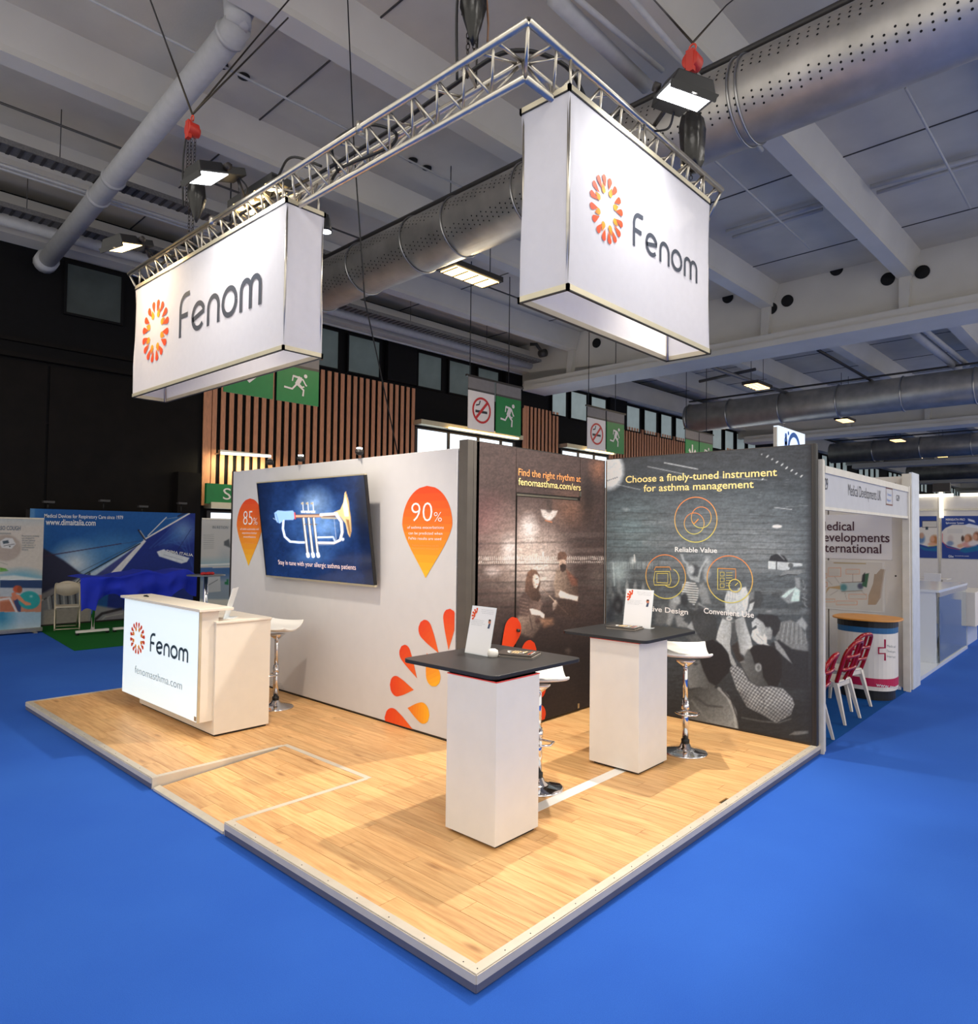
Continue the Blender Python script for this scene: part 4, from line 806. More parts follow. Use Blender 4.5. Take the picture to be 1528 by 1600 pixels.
part('edge_profile', bx((XC-.012, YC1-.03, T+.9), (XC+.0, YC1-.015, WZ2), M_alu), wallC)
def ctext(s, x0, x1, y0, m, height, bold=0): 
    A = PX(x0, y0, XC); B = PX(x1, y0, XC); b = MB(); text_on(b, s, A, E_Y, A[1]-B[1], m, height=height, bold=bold, off=.008); part('lettering', b, wallC)
ctext('Choose a finely-tuned instrument', 978, 1214.5, 754.5, M_cream, .074, .012); ctext('for asthma management', 1006, 1178, 768.3, M_cream, .074, .012)
ctext('Reliable Value', 1055, 1121, 862, M_whiteink, .05, .015); ctext('Intuitive Design', 994, 1075.5, 952.5, M_whiteink, .054, .015); ctext('Convenient Use', 1100, 1178.5, 958, M_whiteink, .054, .015)
def C2(x, y): P = PX(x, y, XC); return (-P[1], P[2])
oc = (XC, 0, 0)
def cring(cx, cy, rx, w=.010, m=None, k=0, a0=0, a1=360):
    c = C2(cx, cy); r = abs(C2(cx+rx, cy)[0]-C2(cx-rx, cy)[0])/2; P = arc(c[0], c[1], r, a0, a1, 40); b = MB()
    MM = grad((226, 140, 84), (214, 206, 110), 6); n = len(P)-1
    for i in range(n):
        z = (P[i][1]-c[1]+r)/(2*r); stroke(b, [P[i], P[i+1]], w, MM[int(min(5, (1-z)*6))], oc, E_Y, off=.008+.0006*k)
    return b
b = cring(1087, 812, 33)
part('icon_ring', b, wallC); part('icon_ring', cring(1096, 808.5, 15.5, .008), wallC); part('icon_ring', cring(1085, 818, 15.5, .008, k=1), wallC)
part('icon_ring', cring(1040, 901, 31), wallC); part('icon_ring', cring(1140, 905, 35.5), wallC)
MG = mat('icon_line_yellow', (214, 200, 108), .6, var=0); MO = mat('icon_line_orange', (222, 150, 80), .6, var=0)
b = MB(); stroke(b, [C2(1082, 815), C2(1085, 818.5), C2(1092, 811)], .012, MO, oc, E_Y, off=.01); part('icon_tick', b, wallC)
b = MB()
for P, m, cl in [([(1024, 893), (1022, 907), (1023, 914), (1047, 914), (1049, 907), (1047, 893)], MG, True), ([(1027, 896), (1027, 910), (1044, 911), (1044, 896)], MG, True), ([(1023, 891), (1025, 886), (1047, 886), (1049, 891)], MO, False)]:
    stroke(b, [C2(*q) for q in P], .009, m, oc, E_Y, off=.01, closed=cl)
c = C2(1048, 903); stroke(b, arc(c[0], c[1], .10, -130, 70, 16), .009, MG, oc, E_Y, off=.0105); part('icon_device', b, wallC)
b = MB(); stroke(b, [C2(*q) for q in [(1122, 888), (1122, 921), (1142, 921)]], .009, MG, oc, E_Y, off=.01); stroke(b, [C2(*q) for q in [(1122, 888), (1150, 889), (1150, 905)]], .009, MO, oc, E_Y, off=.0102)
for k in range(3): stroke(b, [C2(*q) for q in [(1126, 894+9*k), (1126, 900+9*k), (1132, 900+9*k), (1132, 894+9*k)]], .007, MG, oc, E_Y, off=.0104, closed=True)
for k in range(6): stroke(b, [C2(1135, 895+4*k), C2(1145-(k > 2)*3, 895+4*k)], .005, MG, oc, E_Y, off=.0106)
c = C2(1149, 915); stroke(b, arc(c[0], c[1], .062, 0, 360, 24)[:-1], .010, MG, oc, E_Y, off=.0108, closed=True); stroke(b, [(c[0], c[1]), (c[0]+.03, c[1]+.03)], .008, MG, oc, E_Y, off=.011); part('icon_checklist', b, wallC)
# little clamp lamps on top of the white wall
for (x, y, lab) in ((472, 719, 'small clamp lamp on the white wall top, left one above the screen'), (563, 707, 'small clamp lamp on the white wall top, right one above the screen'), (424, 731, 'small clamp lamp on the white wall top, nearest its far end')):
    P = PX(x, y, WX+.02); t = thing('clamp_lamp', (WX+.03, P[1], WZ), lab, 'lamp', 'clamp lamps on the white wall')
    part('arm', MB().tube([(WX+.05, P[1], WZ-.02), (WX+.03, P[1]-.02, WZ+.05), (WX-.10, P[1]-.10, WZ+.045)], .012, M_dkf, 8), t)
    part('lamp_head', MB().lathe([(.02, 0), (.045, .02), (.045, .05), (.02, .065)], (WX-.03, P[1]-.05, WZ+.02), M_dkf, 14).lathe([(.03, .0), (.03, .012)], (WX-.03, P[1]-.05, WZ+.085), M_emw if y != 731 else M_alu, 12), t)
# ============================================================ wall screen
tv = thing('wall_screen', (2.1, 4.55, 1.44), 'large flat screen leaning forward on the white wall, showing a trumpet', 'screen')
x0, x1 = 2.01, 2.165; z0, z1 = 1.445, 2.59; y0, y1 = 5.61, 3.495
up = np.array([x0-x1, 0, z1-z0]); upl = np.linalg.norm(up); upn = up/upl; nrm = np.cross(np.array([0, -1, 0]), upn)
o0 = np.array([x1, y0, z0]); E = np.array([0, -1.0, 0]); Wt = y0-y1
def tvb(a0, a1, b0, b1, d0, d1, m):
    c = lambda a, b_, d: o0+E*a*Wt+up*b_+nrm*d
    return MB().hexa([c(a0, b0, d1), c(a1, b0, d1), c(a1, b1, d1), c(a0, b1, d1)], [c(a0, b0, d0), c(a1, b0, d0), c(a1, b1, d0), c(a0, b1, d0)], m)
part('screen_back', tvb(0.01, .99, 0.01, .99, -.035, -.006, M_black), tv)
for q in ((0, 1, 0, .018), (0, 1, .988, 1), (0, .006, .018, .988), (.994, 1, .018, .988)): part('bezel', tvb(*q, -.03, .004, M_alup if q[3] < .1 or q[2] > .9 else M_black), tv)
part('screen_glass', tvb(.006, .994, .018, .988, -.006, 0, M_black), tv)
def tvpaint(X, Y, a, c):
    X = 390+ (X-390); p = Paint(X, Y, (20, 38, 76)); zx = lambda x: 390+x/7.276; zy = lambda y: 730+y/7.276
    p.blob(zx(780), zy(640), 62, 62, (70, 112, 176), 1, 1); p.blob(zx(700), zy(560), 90, 60, (40, 72, 128), .55, 1); p.blob(zx(740), zy(420), 34, 34, (150, 176, 206), .75, 1); p.blob(zx(860), zy(670), 32, 26, (130, 168, 214), .7, 1); p.blob(zx(700), zy(1030), 44, 18, (74, 112, 168), .7, 1)
    p.blob(zx(1300), zy(500), 20, 70, (8, 10, 22), .7, 1); p.mix(np.clip((abs(X-492)-62)/30, 0, 1)*.6, (8, 12, 26)); p.noise(9, 9, .14, 5); p.noise(3, 3, .07, 6)
    S = (206, 204, 200); G = (214, 184, 132); Wt_ = (238, 240, 244); Z = lambda *q: [(zx(x), zy(y)) for x, y in q]
    bell = Z((960, 510), (1030, 480), (1065, 400), (1080, 290), (1095, 275), (1125, 380), (1148, 560), (1160, 720), (1140, 800), (1118, 760), (1090, 640), (1030, 560), (960, 545))
    p.poly(bell, G, 1, .8); p.poly(Z((1060, 440), (1090, 330), (1120, 470), (1125, 560), (1080, 560)), (250, 240, 214), .9, 2); p.poly(Z((1095, 590), (1130, 600), (1150, 740), (1135, 780)), (110, 70, 40), .7, 2); p.line(Z((1090, 280), (1120, 400), (1146, 560), (1156, 720), (1140, 795)), .8, (150, 110, 64), .9)
    p.line(Z((500, 560), (960, 545)), 5.4, (120, 96, 84), 1); p.line(Z((500, 556), (820, 556)), 2.6, (222, 170, 140), .9); p.line(Z((810, 540), (990, 530)), 4.4, (236, 236, 240), .95); p.line(Z((820, 575), (990, 580)), 2.6, (180, 160, 130), .9)
    p.line(Z((385, 600), (378, 700), (400, 790), (460, 845), (560, 855), (640, 855)), 3.6, (190, 208, 236), 1); p.line(Z((385, 600), (378, 700), (400, 790), (460, 845), (640, 855)), 1.2, (250, 252, 255), .9)
    p.line(Z((770, 860), (960, 862), (1030, 830), (1055, 740), (1045, 620), (1000, 545)), 4.0, (196, 190, 190), 1); p.line(Z((770, 855), (960, 855), (1022, 820), (1042, 740), (1030, 620), (980, 550)), 1.3, (252, 248, 240), .9)
    p.line(Z((770, 800), (950, 795), (970, 840)), 3.0, (170, 186, 214), 1); p.line(Z((770, 795), (940, 792)), 1.2, (252, 252, 255), .9); p.line(Z((960, 590), (985, 830)), .8, (180, 186, 200), .8); p.line(Z((780, 884), (960, 880)), 1, (120, 130, 150), .9); p.blob(zx(1060), zy(820), 3, 3.5, (220, 224, 230), .9, .5)
    for k in range(3):
        x = 610+58*k; p.line(Z((x, 580), (x+52, 1000)), 4.2, (96, 92, 88), 1); p.line(Z((x+4, 580), (x+52, 1000)), 2.6, S, 1); p.line(Z((x+2, 580), (x+48, 1000)), .8, (252, 250, 244), .95); p.line(Z((x+50, 985), (x+56, 1012)), 5.2, (236, 240, 248), 1)
        p.line(Z((x-6, 400), (x, 490)), 1.4, (216, 220, 230), 1); p.blob(zx(600+54*k), zy(412), 2.6, 2.2, (170, 160, 140), 1, .3); p.poly(Z((582+56*k, 495), (634+56*k, 495), (634+56*k, 520), (585+56*k, 520)), (228, 230, 232), 1); p.line(Z((x+15, 650), (x+40, 650)), 1.4, (120, 96, 70), .8)
    p.poly(Z((280, 520), (320, 490), (400, 498), (490, 492), (512, 520), (512, 580), (495, 600), (390, 600), (345, 640), (310, 625), (290, 580)), (142, 180, 226), 1); p.line(Z((300, 530), (330, 630)), 1.2, (90, 124, 180), .8); p.line(Z((268, 580), (300, 600)), .9, (190, 210, 240), .8); p.line(Z((512, 520), (518, 585)), 2, (206, 70, 66), 1)
    return p.C
grid_print('screen_picture', tv, lambda a, c: o0+E*(.008+a*.984)*Wt+up*(.02+.966*c)+nrm*.001, 200, 180, tvpaint, SCREEN)
b = MB(); A = o0+E*.15*Wt+up*.145; text_on(b, 'Stay in tune with your allergic asthma patients', A, E, Wt*.715, mat('screen_text', (240, 214, 206), .5, var=0, emis=(230, 200, 196), estr=.6), up=upn, height=.052, off=.004); part('lettering', b, tv)
part('wall_bracket', MB().box((2.17, 4.35, 1.7), (2.25, 4.75, 2.3), M_black), tv)
# ============================================================ reception counter
ctr = thing('reception_counter', (1.05, 5.0, T), 'white reception counter with a backlit logo front panel', 'counter')
part('cabinet_body', bx((.82, 4.13, T+.02), (1.38, 5.86, 1.13), M_cwhite), ctr, bevel=.003)
part('plinth', bx((.84, 4.15, T), (1.36, 5.84, T+.02), M_black), ctr)
part('worktop', bx((.815, 4.12, 1.13), (1.385, 5.87, 1.152), M_cwhite), ctr, bevel=.003)
part('raised_box', bx((.70, 4.165, .235), (.86, 5.985, 1.252), M_cwhite), ctr, bevel=.002)
part('counter_top', bx((.655, 4.12, 1.252), (.985, 6.03, 1.278), M_cwhite), ctr, bevel=.003)
fp = part('light_panel', bx((.682, 4.17, .24), (.70, 5.98, 1.25), M_lit), ctr, label='glowing front panel')
XF = .682
c = PX(215, 997, XF); logo_ring(fp, (XF, c[1], c[2]), .205, .172, E_Y)
b = MB(); A = PX(234.5, 1017.5, XF); B = PX(294.5, 1035.5, XF); logo_word(b, (XF, A[1], A[2]), E_Y, A[1]-B[1], .19, M_navy, w=.19); part('logo_lettering', b, fp)
b = MB(); A = PX(211, 1051, XF); B = PX(284.5, 1076, XF); text_on(b, 'fenomasthma.com', (XF, A[1], A[2]), E_Y, A[1]-B[1], M_grey, height=.078, bold=-.012); part('lettering', b, fp)
part('edge_strip', bx((.676, 4.165, .235), (.70, 4.175, 1.25), M_alup), ctr)
part('corner_tag', bx((.678, 4.19, .25), (.682, 4.23, .29), M_alu), fp)
b = MB(); P = PZ(227, 931.5, 1.284); b.tube([P+np.array([0, .03, 0]), P+np.array([.01, -.05, 0])], .009, M_black, 8); b.box(P+np.array([-.008, -.01, -.006]), P+np.array([.02, .012, .012]), M_black)
part('pen', b, None, label='small black pen lying on the raised top of the reception counter', cat='pen')
# ============================================================ pedestal tables
def pedestal(x0, y0, x1, y1, ax0, ay0, ax1, ay1, zt, label):
    t = thing('pedestal_table', ((x0+x1)/2, (y0+y1)/2, T), label, 'table', 'white pedestal tables with black tops')
    part('pedestal', bx((x0, y0, T+.02), (x1, y1, zt-.03), M_white), t, bevel=.0025)
    part('plinth', bx((x0+.03, y0+.02, T), (x1-.02, y1-.03, T+.02), M_black), t)
    b = MB(); r = .06; pts = []
    for (cx, cy, a0) in ((ax1-r, ay1-r, 0), (ax0+r, ay1-r, 90), (ax0+r, ay0+r, 180), (ax1-r, ay0+r, 270)):
        for k in range(7): a = math.radians(a0+15*k); pts.append((cx+r*math.cos(a), cy+r*math.sin(a), zt-.026))
    b.prism(pts, (0, 0, .026), M_table); part('table_top', b, t, bevel=.003)
    part('painted_glow_strip', bx((x0-.0015, y0-.0015, zt-.036), (x1+.0015, y1+.0015, zt-.030), mat('painted_red_glow', (214, 60, 50), .5)), t)  # faint red glow below the top, painted as a thin red strip
    return t
pedestal(.925, .725, 1.345, 1.155, .93, .75, 1.87, 1.62, 1.128, 'nearer white pedestal table with square black top, booklet and leaflet stand on it')
pedestal(2.69, .775, 3.155, 1.245, 2.66, .70, 3.57, 1.53, 1.168, 'farther white pedestal table with square black top, before the crowd photo wall')
def leaflet(cx, cy, z, yaw, w, h, lean, label, foot=True):
    """sheet in a clear stand; local x = reading direction, faces local -y, leans back to +y"""
    t = thing('leaflet_stand', (cx, cy, z), label, 'leaflet stand', rz=yaw)
    up = np.array([0, math.sin(lean), math.cos(lean)]); e = np.array([1.0, 0, 0]); o = np.array([-w/2, 0, .003])
    n = np.cross(e, up)
    b = MB(); b.hexa([o, o+e*w, o+e*w-n*.003, o-n*.003], [o+up*h, o+e*w+up*h, o+e*w+up*h-n*.003, o+up*h-n*.003], mat('acrylic_sheet', (225, 230, 232), .1, var=0)); part('acrylic_back', b, t)
    b = MB(); b.poly([o+n*.001+e*.004+up*.004, o+n*.001+e*(w-.004)+up*.004, o+n*.001+e*(w-.004)+up*(h-.004), o+n*.001+e*.004+up*(h-.004)], mat('leaflet_paper', (232, 230, 232), .5, var=0)); part('sheet', b, t)
    b = MB(); b.hexa([(-w/2, 0, 0), (w/2, 0, 0), (w/2, .085, 0), (-w/2, .085, 0)], [(-w/2, 0, .003), (w/2, 0, .003), (w/2, .085, .003), (-w/2, .085, .003)], mat('acrylic_sheet', (225, 230, 232), .1)); part('stand_foot', b, t)
    for ring, rr in ((0, w*.19), (1, w*.115)):
        for k in range(5-ring):
            a = math.radians(102+k*28+ring*10); c0 = (w*.27+rr*1.05*math.cos(a), h*.80+rr*1.05*math.sin(a)); tp = (w*.27+rr*.55*math.cos(a), h*.80+rr*.55*math.sin(a)); part('teardrop', droplet(MB(), c0, tp, w*.032, (222, 70, 26), (228, 90, 30), o, e, up, .0025), t)
    for k, (s, yy, x0, ww) in enumerate([('Managing asthma with confidence at the point of care', .93, .40, .52), ('Join the symposium in the main hall', .895, .42, .50), ('Speakers and programme', .86, .46, .46), ('Introducing a finely tuned way to measure', .70, .08, .52), ('airway inflammation, simple and quick', .665, .08, .48), ('for adults and children at every visit', .63, .08, .56), ('and the results are ready at once', .595, .08, .44)]):
        part('text_line', text_on(MB(), s, o+e*w*x0+up*h*yy, e, w*ww, M_grey, up=up, height=.004, off=.002), t)
    b = MB(); q = o+e*w*.82+up*h*.66; b.disc(q+n*.0025+up*.012, w*.055, e, up, mat('printed_portrait_skin', (190, 120, 92), .6, var=0), 14, h*.04); b.disc(q+n*.003+up*.024, w*.05, e, up, mat('printed_portrait_hair', (66, 34, 26), .6, var=0), 14, h*.02)
    b.poly([q+n*.0022-e*w*.05-up*.035, q+n*.0022+e*w*.03-up*.035, q+n*.0022+e*w*.05+up*.005, q+n*.0022-e*w*.02+up*.005], mat('printed_suit', (60, 70, 96), .6, var=0)); part('printed_portrait', b, t)
    return t
RZ = -PI/2   # faces -x
leaflet(1.415, 1.36, 1.128, RZ-.02, .245, .345, .22, 'leaflet in a clear stand on the nearer pedestal table')
leaflet(3.31, 1.165, 1.168, RZ+.06, .275, .345, .2, 'leaflet in a clear stand on the farther pedestal table')
leaflet(1.03, 4.36, 1.152, RZ-.75, .20, .30, .28, 'narrow-looking leaflet in a clear stand on the reception counter')
def booklet(c, z, ex, ey, label):
    t = thing('booklet', (c[0], c[1], z), label, 'booklet'); ex = np.array([*ex, 0.]); ey = np.array([*ey, 0.]); c = np.array([c[0], c[1], z])
    def slab(z0, z1, s, m, off=0): P = [c+s*(-.5)*ex+s*(-.5)*ey, c+s*.5*ex-s*.5*ey, c+s*.5*ex+s*.5*ey, c-s*.5*ex+s*.5*ey]; P = [p+off*ex for p in P]; return MB().hexa([p+np.array([0, 0, z0]) for p in P], [p+np.array([0, 0, z1]) for p in P], m)
    part('back_booklet', slab(.0, .012, 1.0, mat('booklet_pages', (120, 112, 104), .6), .04), t); part('cover', slab(.012, .022, 1.0, mat('booklet_cover', (62, 56, 52), .35)), t)
    b = MB(); o = c+np.array([0, 0, .0235])-.3*ex-.1*ey; e = ex/np.linalg.norm(ex); u = ey/np.linalg.norm(ey); L = np.linalg.norm(ex); Hh = np.linalg.norm(ey)
    mt = mat('printed_brass', (226, 190, 140), .5, var=0); mw_ = mat('printed_white', (236, 232, 226), .5, var=0); mr = mat('printed_red', (206, 80, 40), .5, var=0)
    stroke(b, [(0, .2*Hh), (.52*L, .2*Hh)], .012, mt, o, e, u, off=.001); stroke(b, [(0, .2*Hh), (.1*L, .2*Hh)], .024, mw_, o, e, u, off=.0014); stroke(b, [(.08*L, .2*Hh), (.07*L, -.02*Hh), (.14*L, -.12*Hh), (.45*L, -.12*Hh), (.5*L, .0), (.45*L, .18*Hh)], .009, mw_, o, e, u, off=.0018)
    for k in range(3): stroke(b, [((.2+.07*k)*L, .34*Hh), ((.22+.07*k)*L, -.2*Hh)], .009, mt, o, e, u, off=.0022)
    stroke(b, [(.52*L, .36*Hh), (.50*L, .2*Hh), (.52*L, .02*Hh)], .014, mt, o, e, u, off=.0026); stroke(b, [(.66*L, .4*Hh), (.66*L, -.2*Hh)], .008, mr, o, e, u, off=.001); stroke(b, [(.72*L, .4*Hh), (.72*L, -.1*Hh)], .006, mw_, o, e, u, off=.001)
    part('cover_print', b, t)
booklet((1.60, 1.13), 1.128, (.10, -.255), (.19, .075), 'dark booklet with a printed trumpet on the nearer pedestal table')
booklet((3.17, 1.21), 1.168, (.05, -.27), (.19, .03), 'dark booklet with a printed trumpet on the farther pedestal table')
b = MB(); P = PZ(770, 1026, 1.128); b.lathe([(.035, 0), (.04, .02), (.036, .045), (.02, .055)], (P[0], P[1], 1.128), M_white, 18); b.tube([P+np.array([.03, -.03, .01]), P+np.array([.06, -.10, .006])], .004, M_white, 6)
part('cable_winder', b, None, label='small white plastic puck beside the leaflet stand on the nearer pedestal table', cat='gadget')
# ============================================================ bar stools
def stool(loc, rz, zseat, label, ring=True):
    t = thing('bar_stool', loc, label, 'bar stool', 'white swivel bar stools', rz=rz); h = zseat-loc[2]
    part('base', MB().lathe([(.19, 0), (.195, .006), (.18, .014), (.10, .03), (.05, .05), (.038, .08)], (0, 0, 0), M_chrome, 40), t)
    part('rubber_collar', MB().lathe([(.031, .08), (.036, .085), (.036, .115), (.03, .12)], (0, 0, 0), M_black, 20), t)
    part('column', MB().tube([(0, 0, .11), (0, 0, h*.52)], .029, M_chrome, 20).tube([(0, 0, h*.5), (0, 0, h-.09)], .022, M_chrome, 18), t)
    b = MB(); z = .40; b.tube([(.02, 0, z), (.07, .0, z-.02), (.13, .10, z-.02), (.20, .06, z-.025), (.21, 0, z-.025), (.20, -.06, z-.025), (.13, -.10, z-.02), (.07, -.0, z-.02)], .009, M_chrome, 8); b.lathe([(.034, -.02), (.034, .03)], (0, 0, z), M_chrome, 18)
    if ring: part('footrest', b, t)
    part('seat_plate', MB().lathe([(.03, 0), (.09, .05), (.09, .06)], (0, 0, h-.14), M_chrome, 18), t)
    prof = [(-.225, .075), (-.215, .055), (-.18, .015), (-.12, -.008), (-.03, -.022), (.07, -.016), (.14, .0), (.19, .02), (.215, .018)]
    b = MB(); ys = [-.205, -.19, -.12, 0, .12, .19, .205]; fz = [.022, .014, .004, 0, .004, .014, .022]; vs = []; n = len(ys)
    for off in (0, -.024):
        for (px, pz) in prof:
            for y, q in zip(ys, fz): vs.append((px*(1-.12*(abs(y)/.205)**3), y, h+pz*.9+q*(.7 if px > -.1 else 1)+off-.02))
    k = len(prof); fs = []
    for s in range(2):
        for i in range(k-1):
            for j in range(n-1): a = s*k*n+i*n+j; f = (a, a+1, a+n+1, a+n); fs.append(f if s else f[::-1])
    def rim(a, c): fs.append((a, c, c+k*n, a+k*n))
    for j in range(n-1): rim(j, j+1); rim((k-1)*n+j+1, (k-1)*n+j)
    for i in range(k-1): rim((i+1)*n, i*n); rim(i*n+n-1, (i+1)*n+n-1)
    b.add(vs, fs, M_seat, True); part('seat', b, t, subsurf=2); return t
stool((3.52, .79, T), math.radians(215), .985, 'white bar stool with chrome foot in front of the crowd photo wall')
stool((1.93, 1.19, T), math.radians(225), .95, 'white bar stool mostly hidden behind the nearer pedestal table')
stool((1.80, 4.72, T), math.radians(205), .97, 'white bar stool half hidden behind the reception counter')
# ============================================================ hanging banners
def banner(x0, x1, y0, y1, z0, z1, label, face, logo):
    t = thing('hanging_banner', ((x0+x1)/2, (y0+y1)/2, z0), label, 'banner', 'white hanging box banners')
    def cloth(P, Q, n, sagx=0):           # vertical cloth with soft folds; P->Q along the base, n outward normal
        P = np.array(P, float); Q = np.array(Q, float); n = np.array(n, float); L = np.linalg.norm(Q-P); N = max(10, int(L/.03)); K = 8; b = MB(); vs = []
        for j in range(K+1):
            c = j/K
            for i in range(N+1):
                a = i/N; d = .0010*math.sin(a*L*31+c*2)+.0006*math.sin(a*L*67+1.3-c*3)+.010*math.exp(-a*L/.045)*math.sin(a*L*90+c*6)*(1-c*.3); pull = -.012*math.sin(PI*c)*(math.exp(-a*L/.04)-math.exp(-(1-a)*L/.04))
                vs.append(P+(Q-P)*a+np.array([0, 0, z0+.03+(z1-z0-.06)*c-P[2]])*1+n*(d-.0035)*min(1, 6*c, 6*(1-c)+.15)-(Q-P)/L*pull)
        fs = [(j*(N+1)+i, j*(N+1)+i+1, (j+1)*(N+1)+i+1, (j+1)*(N+1)+i) for j in range(K) for i in range(N)]
        b.add(vs, fs, M_fabric, True); return b
    part('fabric_panel', cloth((x0, y1, z0), (x0, y0, z0), (-1, 0, 0)), t); part('fabric_panel', cloth((x0, y0, z0), (x1, y0, z0), (0, -1, 0)), t)
    part('fabric_panel', cloth((x1, y0, z0), (x1, y1, z0), (1, 0, 0)), t); part('fabric_panel', cloth((x1, y1, z0), (x0, y1, z0), (0, 1, 0)), t)
    for z in (z0, z1-.03):
        for a, c in (((x0-.008, y0-.008), (x1+.008, y0+.008)), ((x0-.008, y1-.008), (x1+.008, y1+.008)), ((x0-.008, y0-.008), (x0+.008, y1+.008)), ((x1-.008, y0-.008), (x1+.008, y1+.008))):
            part('frame_bar', bx((*a, z), (*c, z+.03), M_alup), t)
            part('frame_gasket', bx((a[0]+.001, a[1]+.001, z-.006), (c[0]-.001, c[1]-.001, z), M_black), t)
    for (x, y) in ((x0+.012, y0+.012), (x1-.012, y0+.012), (x1-.012, y1-.012), (x0+.012, y1-.012)): part('corner_post', MB().tube([(x, y, z0), (x, y, z1)], .010, M_alu, 8), t)
    c, rx, rz = logo[0]; e = E_Y if face == 'x' else (1, 0, 0); off = .001
    logo_ring(t, c, rx, rz, e, off=off)
    b = MB(); o, w, h = logo[1]; logo_word(b, o, e, w, h, M_ink); 
    b.v = [tuple(np.array(p)+np.array([.003, 0, 0] if face == 'x' else [0, .003, 0])) for p in b.v]; part('logo_lettering', b, t); return t
banner(.30, .612, 2.19, 4.875, 3.265, 4.335, 'long white box banner hanging at the left, logo on its lit front', 'x', [((.30, 4.385, 3.81), .30, .292), ((.30, 3.885, 3.65), 1.385, .375)])
banner(.625, 2.28, 0, .325, 3.265, 4.345, 'tall white box banner hanging at the upper right, logo on its lit front', 'y', [((.985, 0, 3.812), .172, .196), ((1.262, 0, 3.70), .83, .212)])
# ============================================================ lighting truss (three chords)
truss = thing('lighting_truss', (.4, .1, 4.3), 'L-shaped aluminium lattice truss carrying the banners and floodlights', 'truss')
XO, YO, SD, ZT = .30, .012, .21, 4.50; YE, XE = 5.05, 2.50; AP = .105; ZB = ZT-.182
part('chord', MB().tube([(XO, YE, ZT), (XO, YO, ZT), (XE, YO, ZT)][:2], .021, M_alu, 12), truss); part('chord', MB().tube([(XO, YO, ZT), (XE, YO, ZT)], .021, M_alu, 12), truss)
part('chord', MB().tube([(XO+SD, YE, ZT), (XO+SD, YO+SD, ZT)], .021, M_alu, 12), truss); part('chord', MB().tube([(XO+SD, YO+SD, ZT), (XE, YO+SD, ZT)], .021, M_alu, 12), truss)
part('chord', MB().tube([(XO+AP, YE, ZB), (XO+AP, YO+AP, ZB)], .021, M_alu, 12), truss); part('chord', MB().tube([(XO+AP, YO+AP, ZB), (XE, YO+AP, ZB)], .021, M_alu, 12), truss)
def lattice(f, L0, L1, step=.21):
    n = int((L1-L0)/step); 
    for i in range(n):
        s0 = L0+i*step; s1 = s0+step/2; s2 = s0+step
        for a, c in (((0, s0), (2, s1)), ((2, s1), (0, s2)), ((1, s0), (2, s1)), ((2, s1), (1, s2)), ((0, s0), (1, s1)) if i % 2 else ((1, s0), (0, s1))):
            part('brace', MB().tube([f(*a), f(*c)], .0085, M_alu, 6), truss)
lattice(lambda k, s: [(XO, s, ZT), (XO+SD, s, ZT), (XO+AP, s, ZB)][k], YO+SD+.02, YE-.02); lattice(lambda k, s: [(s, YO, ZT), (s, YO+SD, ZT), (s, YO+AP, ZB)][k], XO+SD+.02, XE-.02)
for P, Q in (((XO, YO, ZT), (XO+SD, YO, ZT)), ((XO, YO, ZT), (XO+AP, YO+AP, ZB)), ((XO+SD, YO+SD, ZT), (XO, YO+SD, ZT)), ((XO+SD, YO+SD, ZT), (XO+SD, YO, ZT)), ((XO+SD, YO+SD, ZT), (XO+AP, YO+AP, ZB)), ((XE, YO, ZT), (XE, YO+SD, ZT)), ((XO, YE, ZT), (XO+SD, YE, ZT)), ((XE, YO, ZT), (XE, YO+AP, ZB)), ((XO, YE, ZT), (XO+AP, YE, ZB))):
    part('brace', MB().tube([P, Q], .011, M_alu, 6), truss)
for y in (1.35, 3.3): part('connector', MB().lathe([(.03, 0), (.03, .06)], (XO, y, ZT-.03), M_alu, 12), truss)
for (x, y) in ((.306, 2.25), (.306, 3.5), (.306, 4.8), (.60, 2.25), (.64, .006), (1.4, .006), (2.2, .006)): part('banner_hanger', MB().tube([(x, y, 4.33), (x, y, 4.50)], .008, M_alu, 6), truss)
# cables laid along the truss
def sag(pts, n=8):
    out = []
    P = [np.array(p, float) for p in pts]
    for i in range(len(P)-1):
        p0 = P[max(0, i-1)]; p1 = P[i]; p2 = P[i+1]; p3 = P[min(len(P)-1, i+2)]
        for k in range(n):
            t = k/n; out.append(.5*((2*p1)+(-p0+p2)*t+(2*p0-5*p1+4*p2-p3)*t*t+(-p0+3*p1-3*p2+p3)*t**3))
    return out+[P[-1]]
random.seed(3)
part('power_cable', MB().tube(sag([(.42, 4.9, 4.45), (.36, 4.2, 4.47), (.44, 3.6, 4.40), (.35, 3.0, 4.46), (.45, 2.4, 4.52), (.38, 1.9, 4.44), (.44, 1.3, 4.50), (.42, .7, 4.52), (.50, .32, 4.60), (.75, .12, 4.56), (1.0, .10, 4.40), (1.5, .14, 4.44), (2.1, .1, 4.42)]), .012, M_cable, 8), None, label='long black cable laid along the whole truss', cat='cable')
part('power_cable', MB().tube(sag([(.40, 4.6, 4.40), (.44, 4.0, 4.37), (.38, 3.4, 4.44), (.46, 2.9, 4.40), (.38, 2.45, 4.60), (.34, 2.2, 4.64), (.42, 1.95, 4.52)]), .009, M_cable, 8), None, label='thinner black cable looping in the truss above the left banner', cat='cable')
part('power_cable', MB().tube(sag([(.42, 1.75, 4.40), (.34, 1.7, 4.55), (.40, 1.45, 4.60), (.48, 1.25, 4.52), (.42, 1.2, 4.38), (.36, 1.5, 4.36), (.42, 1.75, 4.42), (.48, 1.95, 4.40)]), .010, M_cable, 8), None, label='coil of black cable in the middle of the left truss arm', cat='cable')
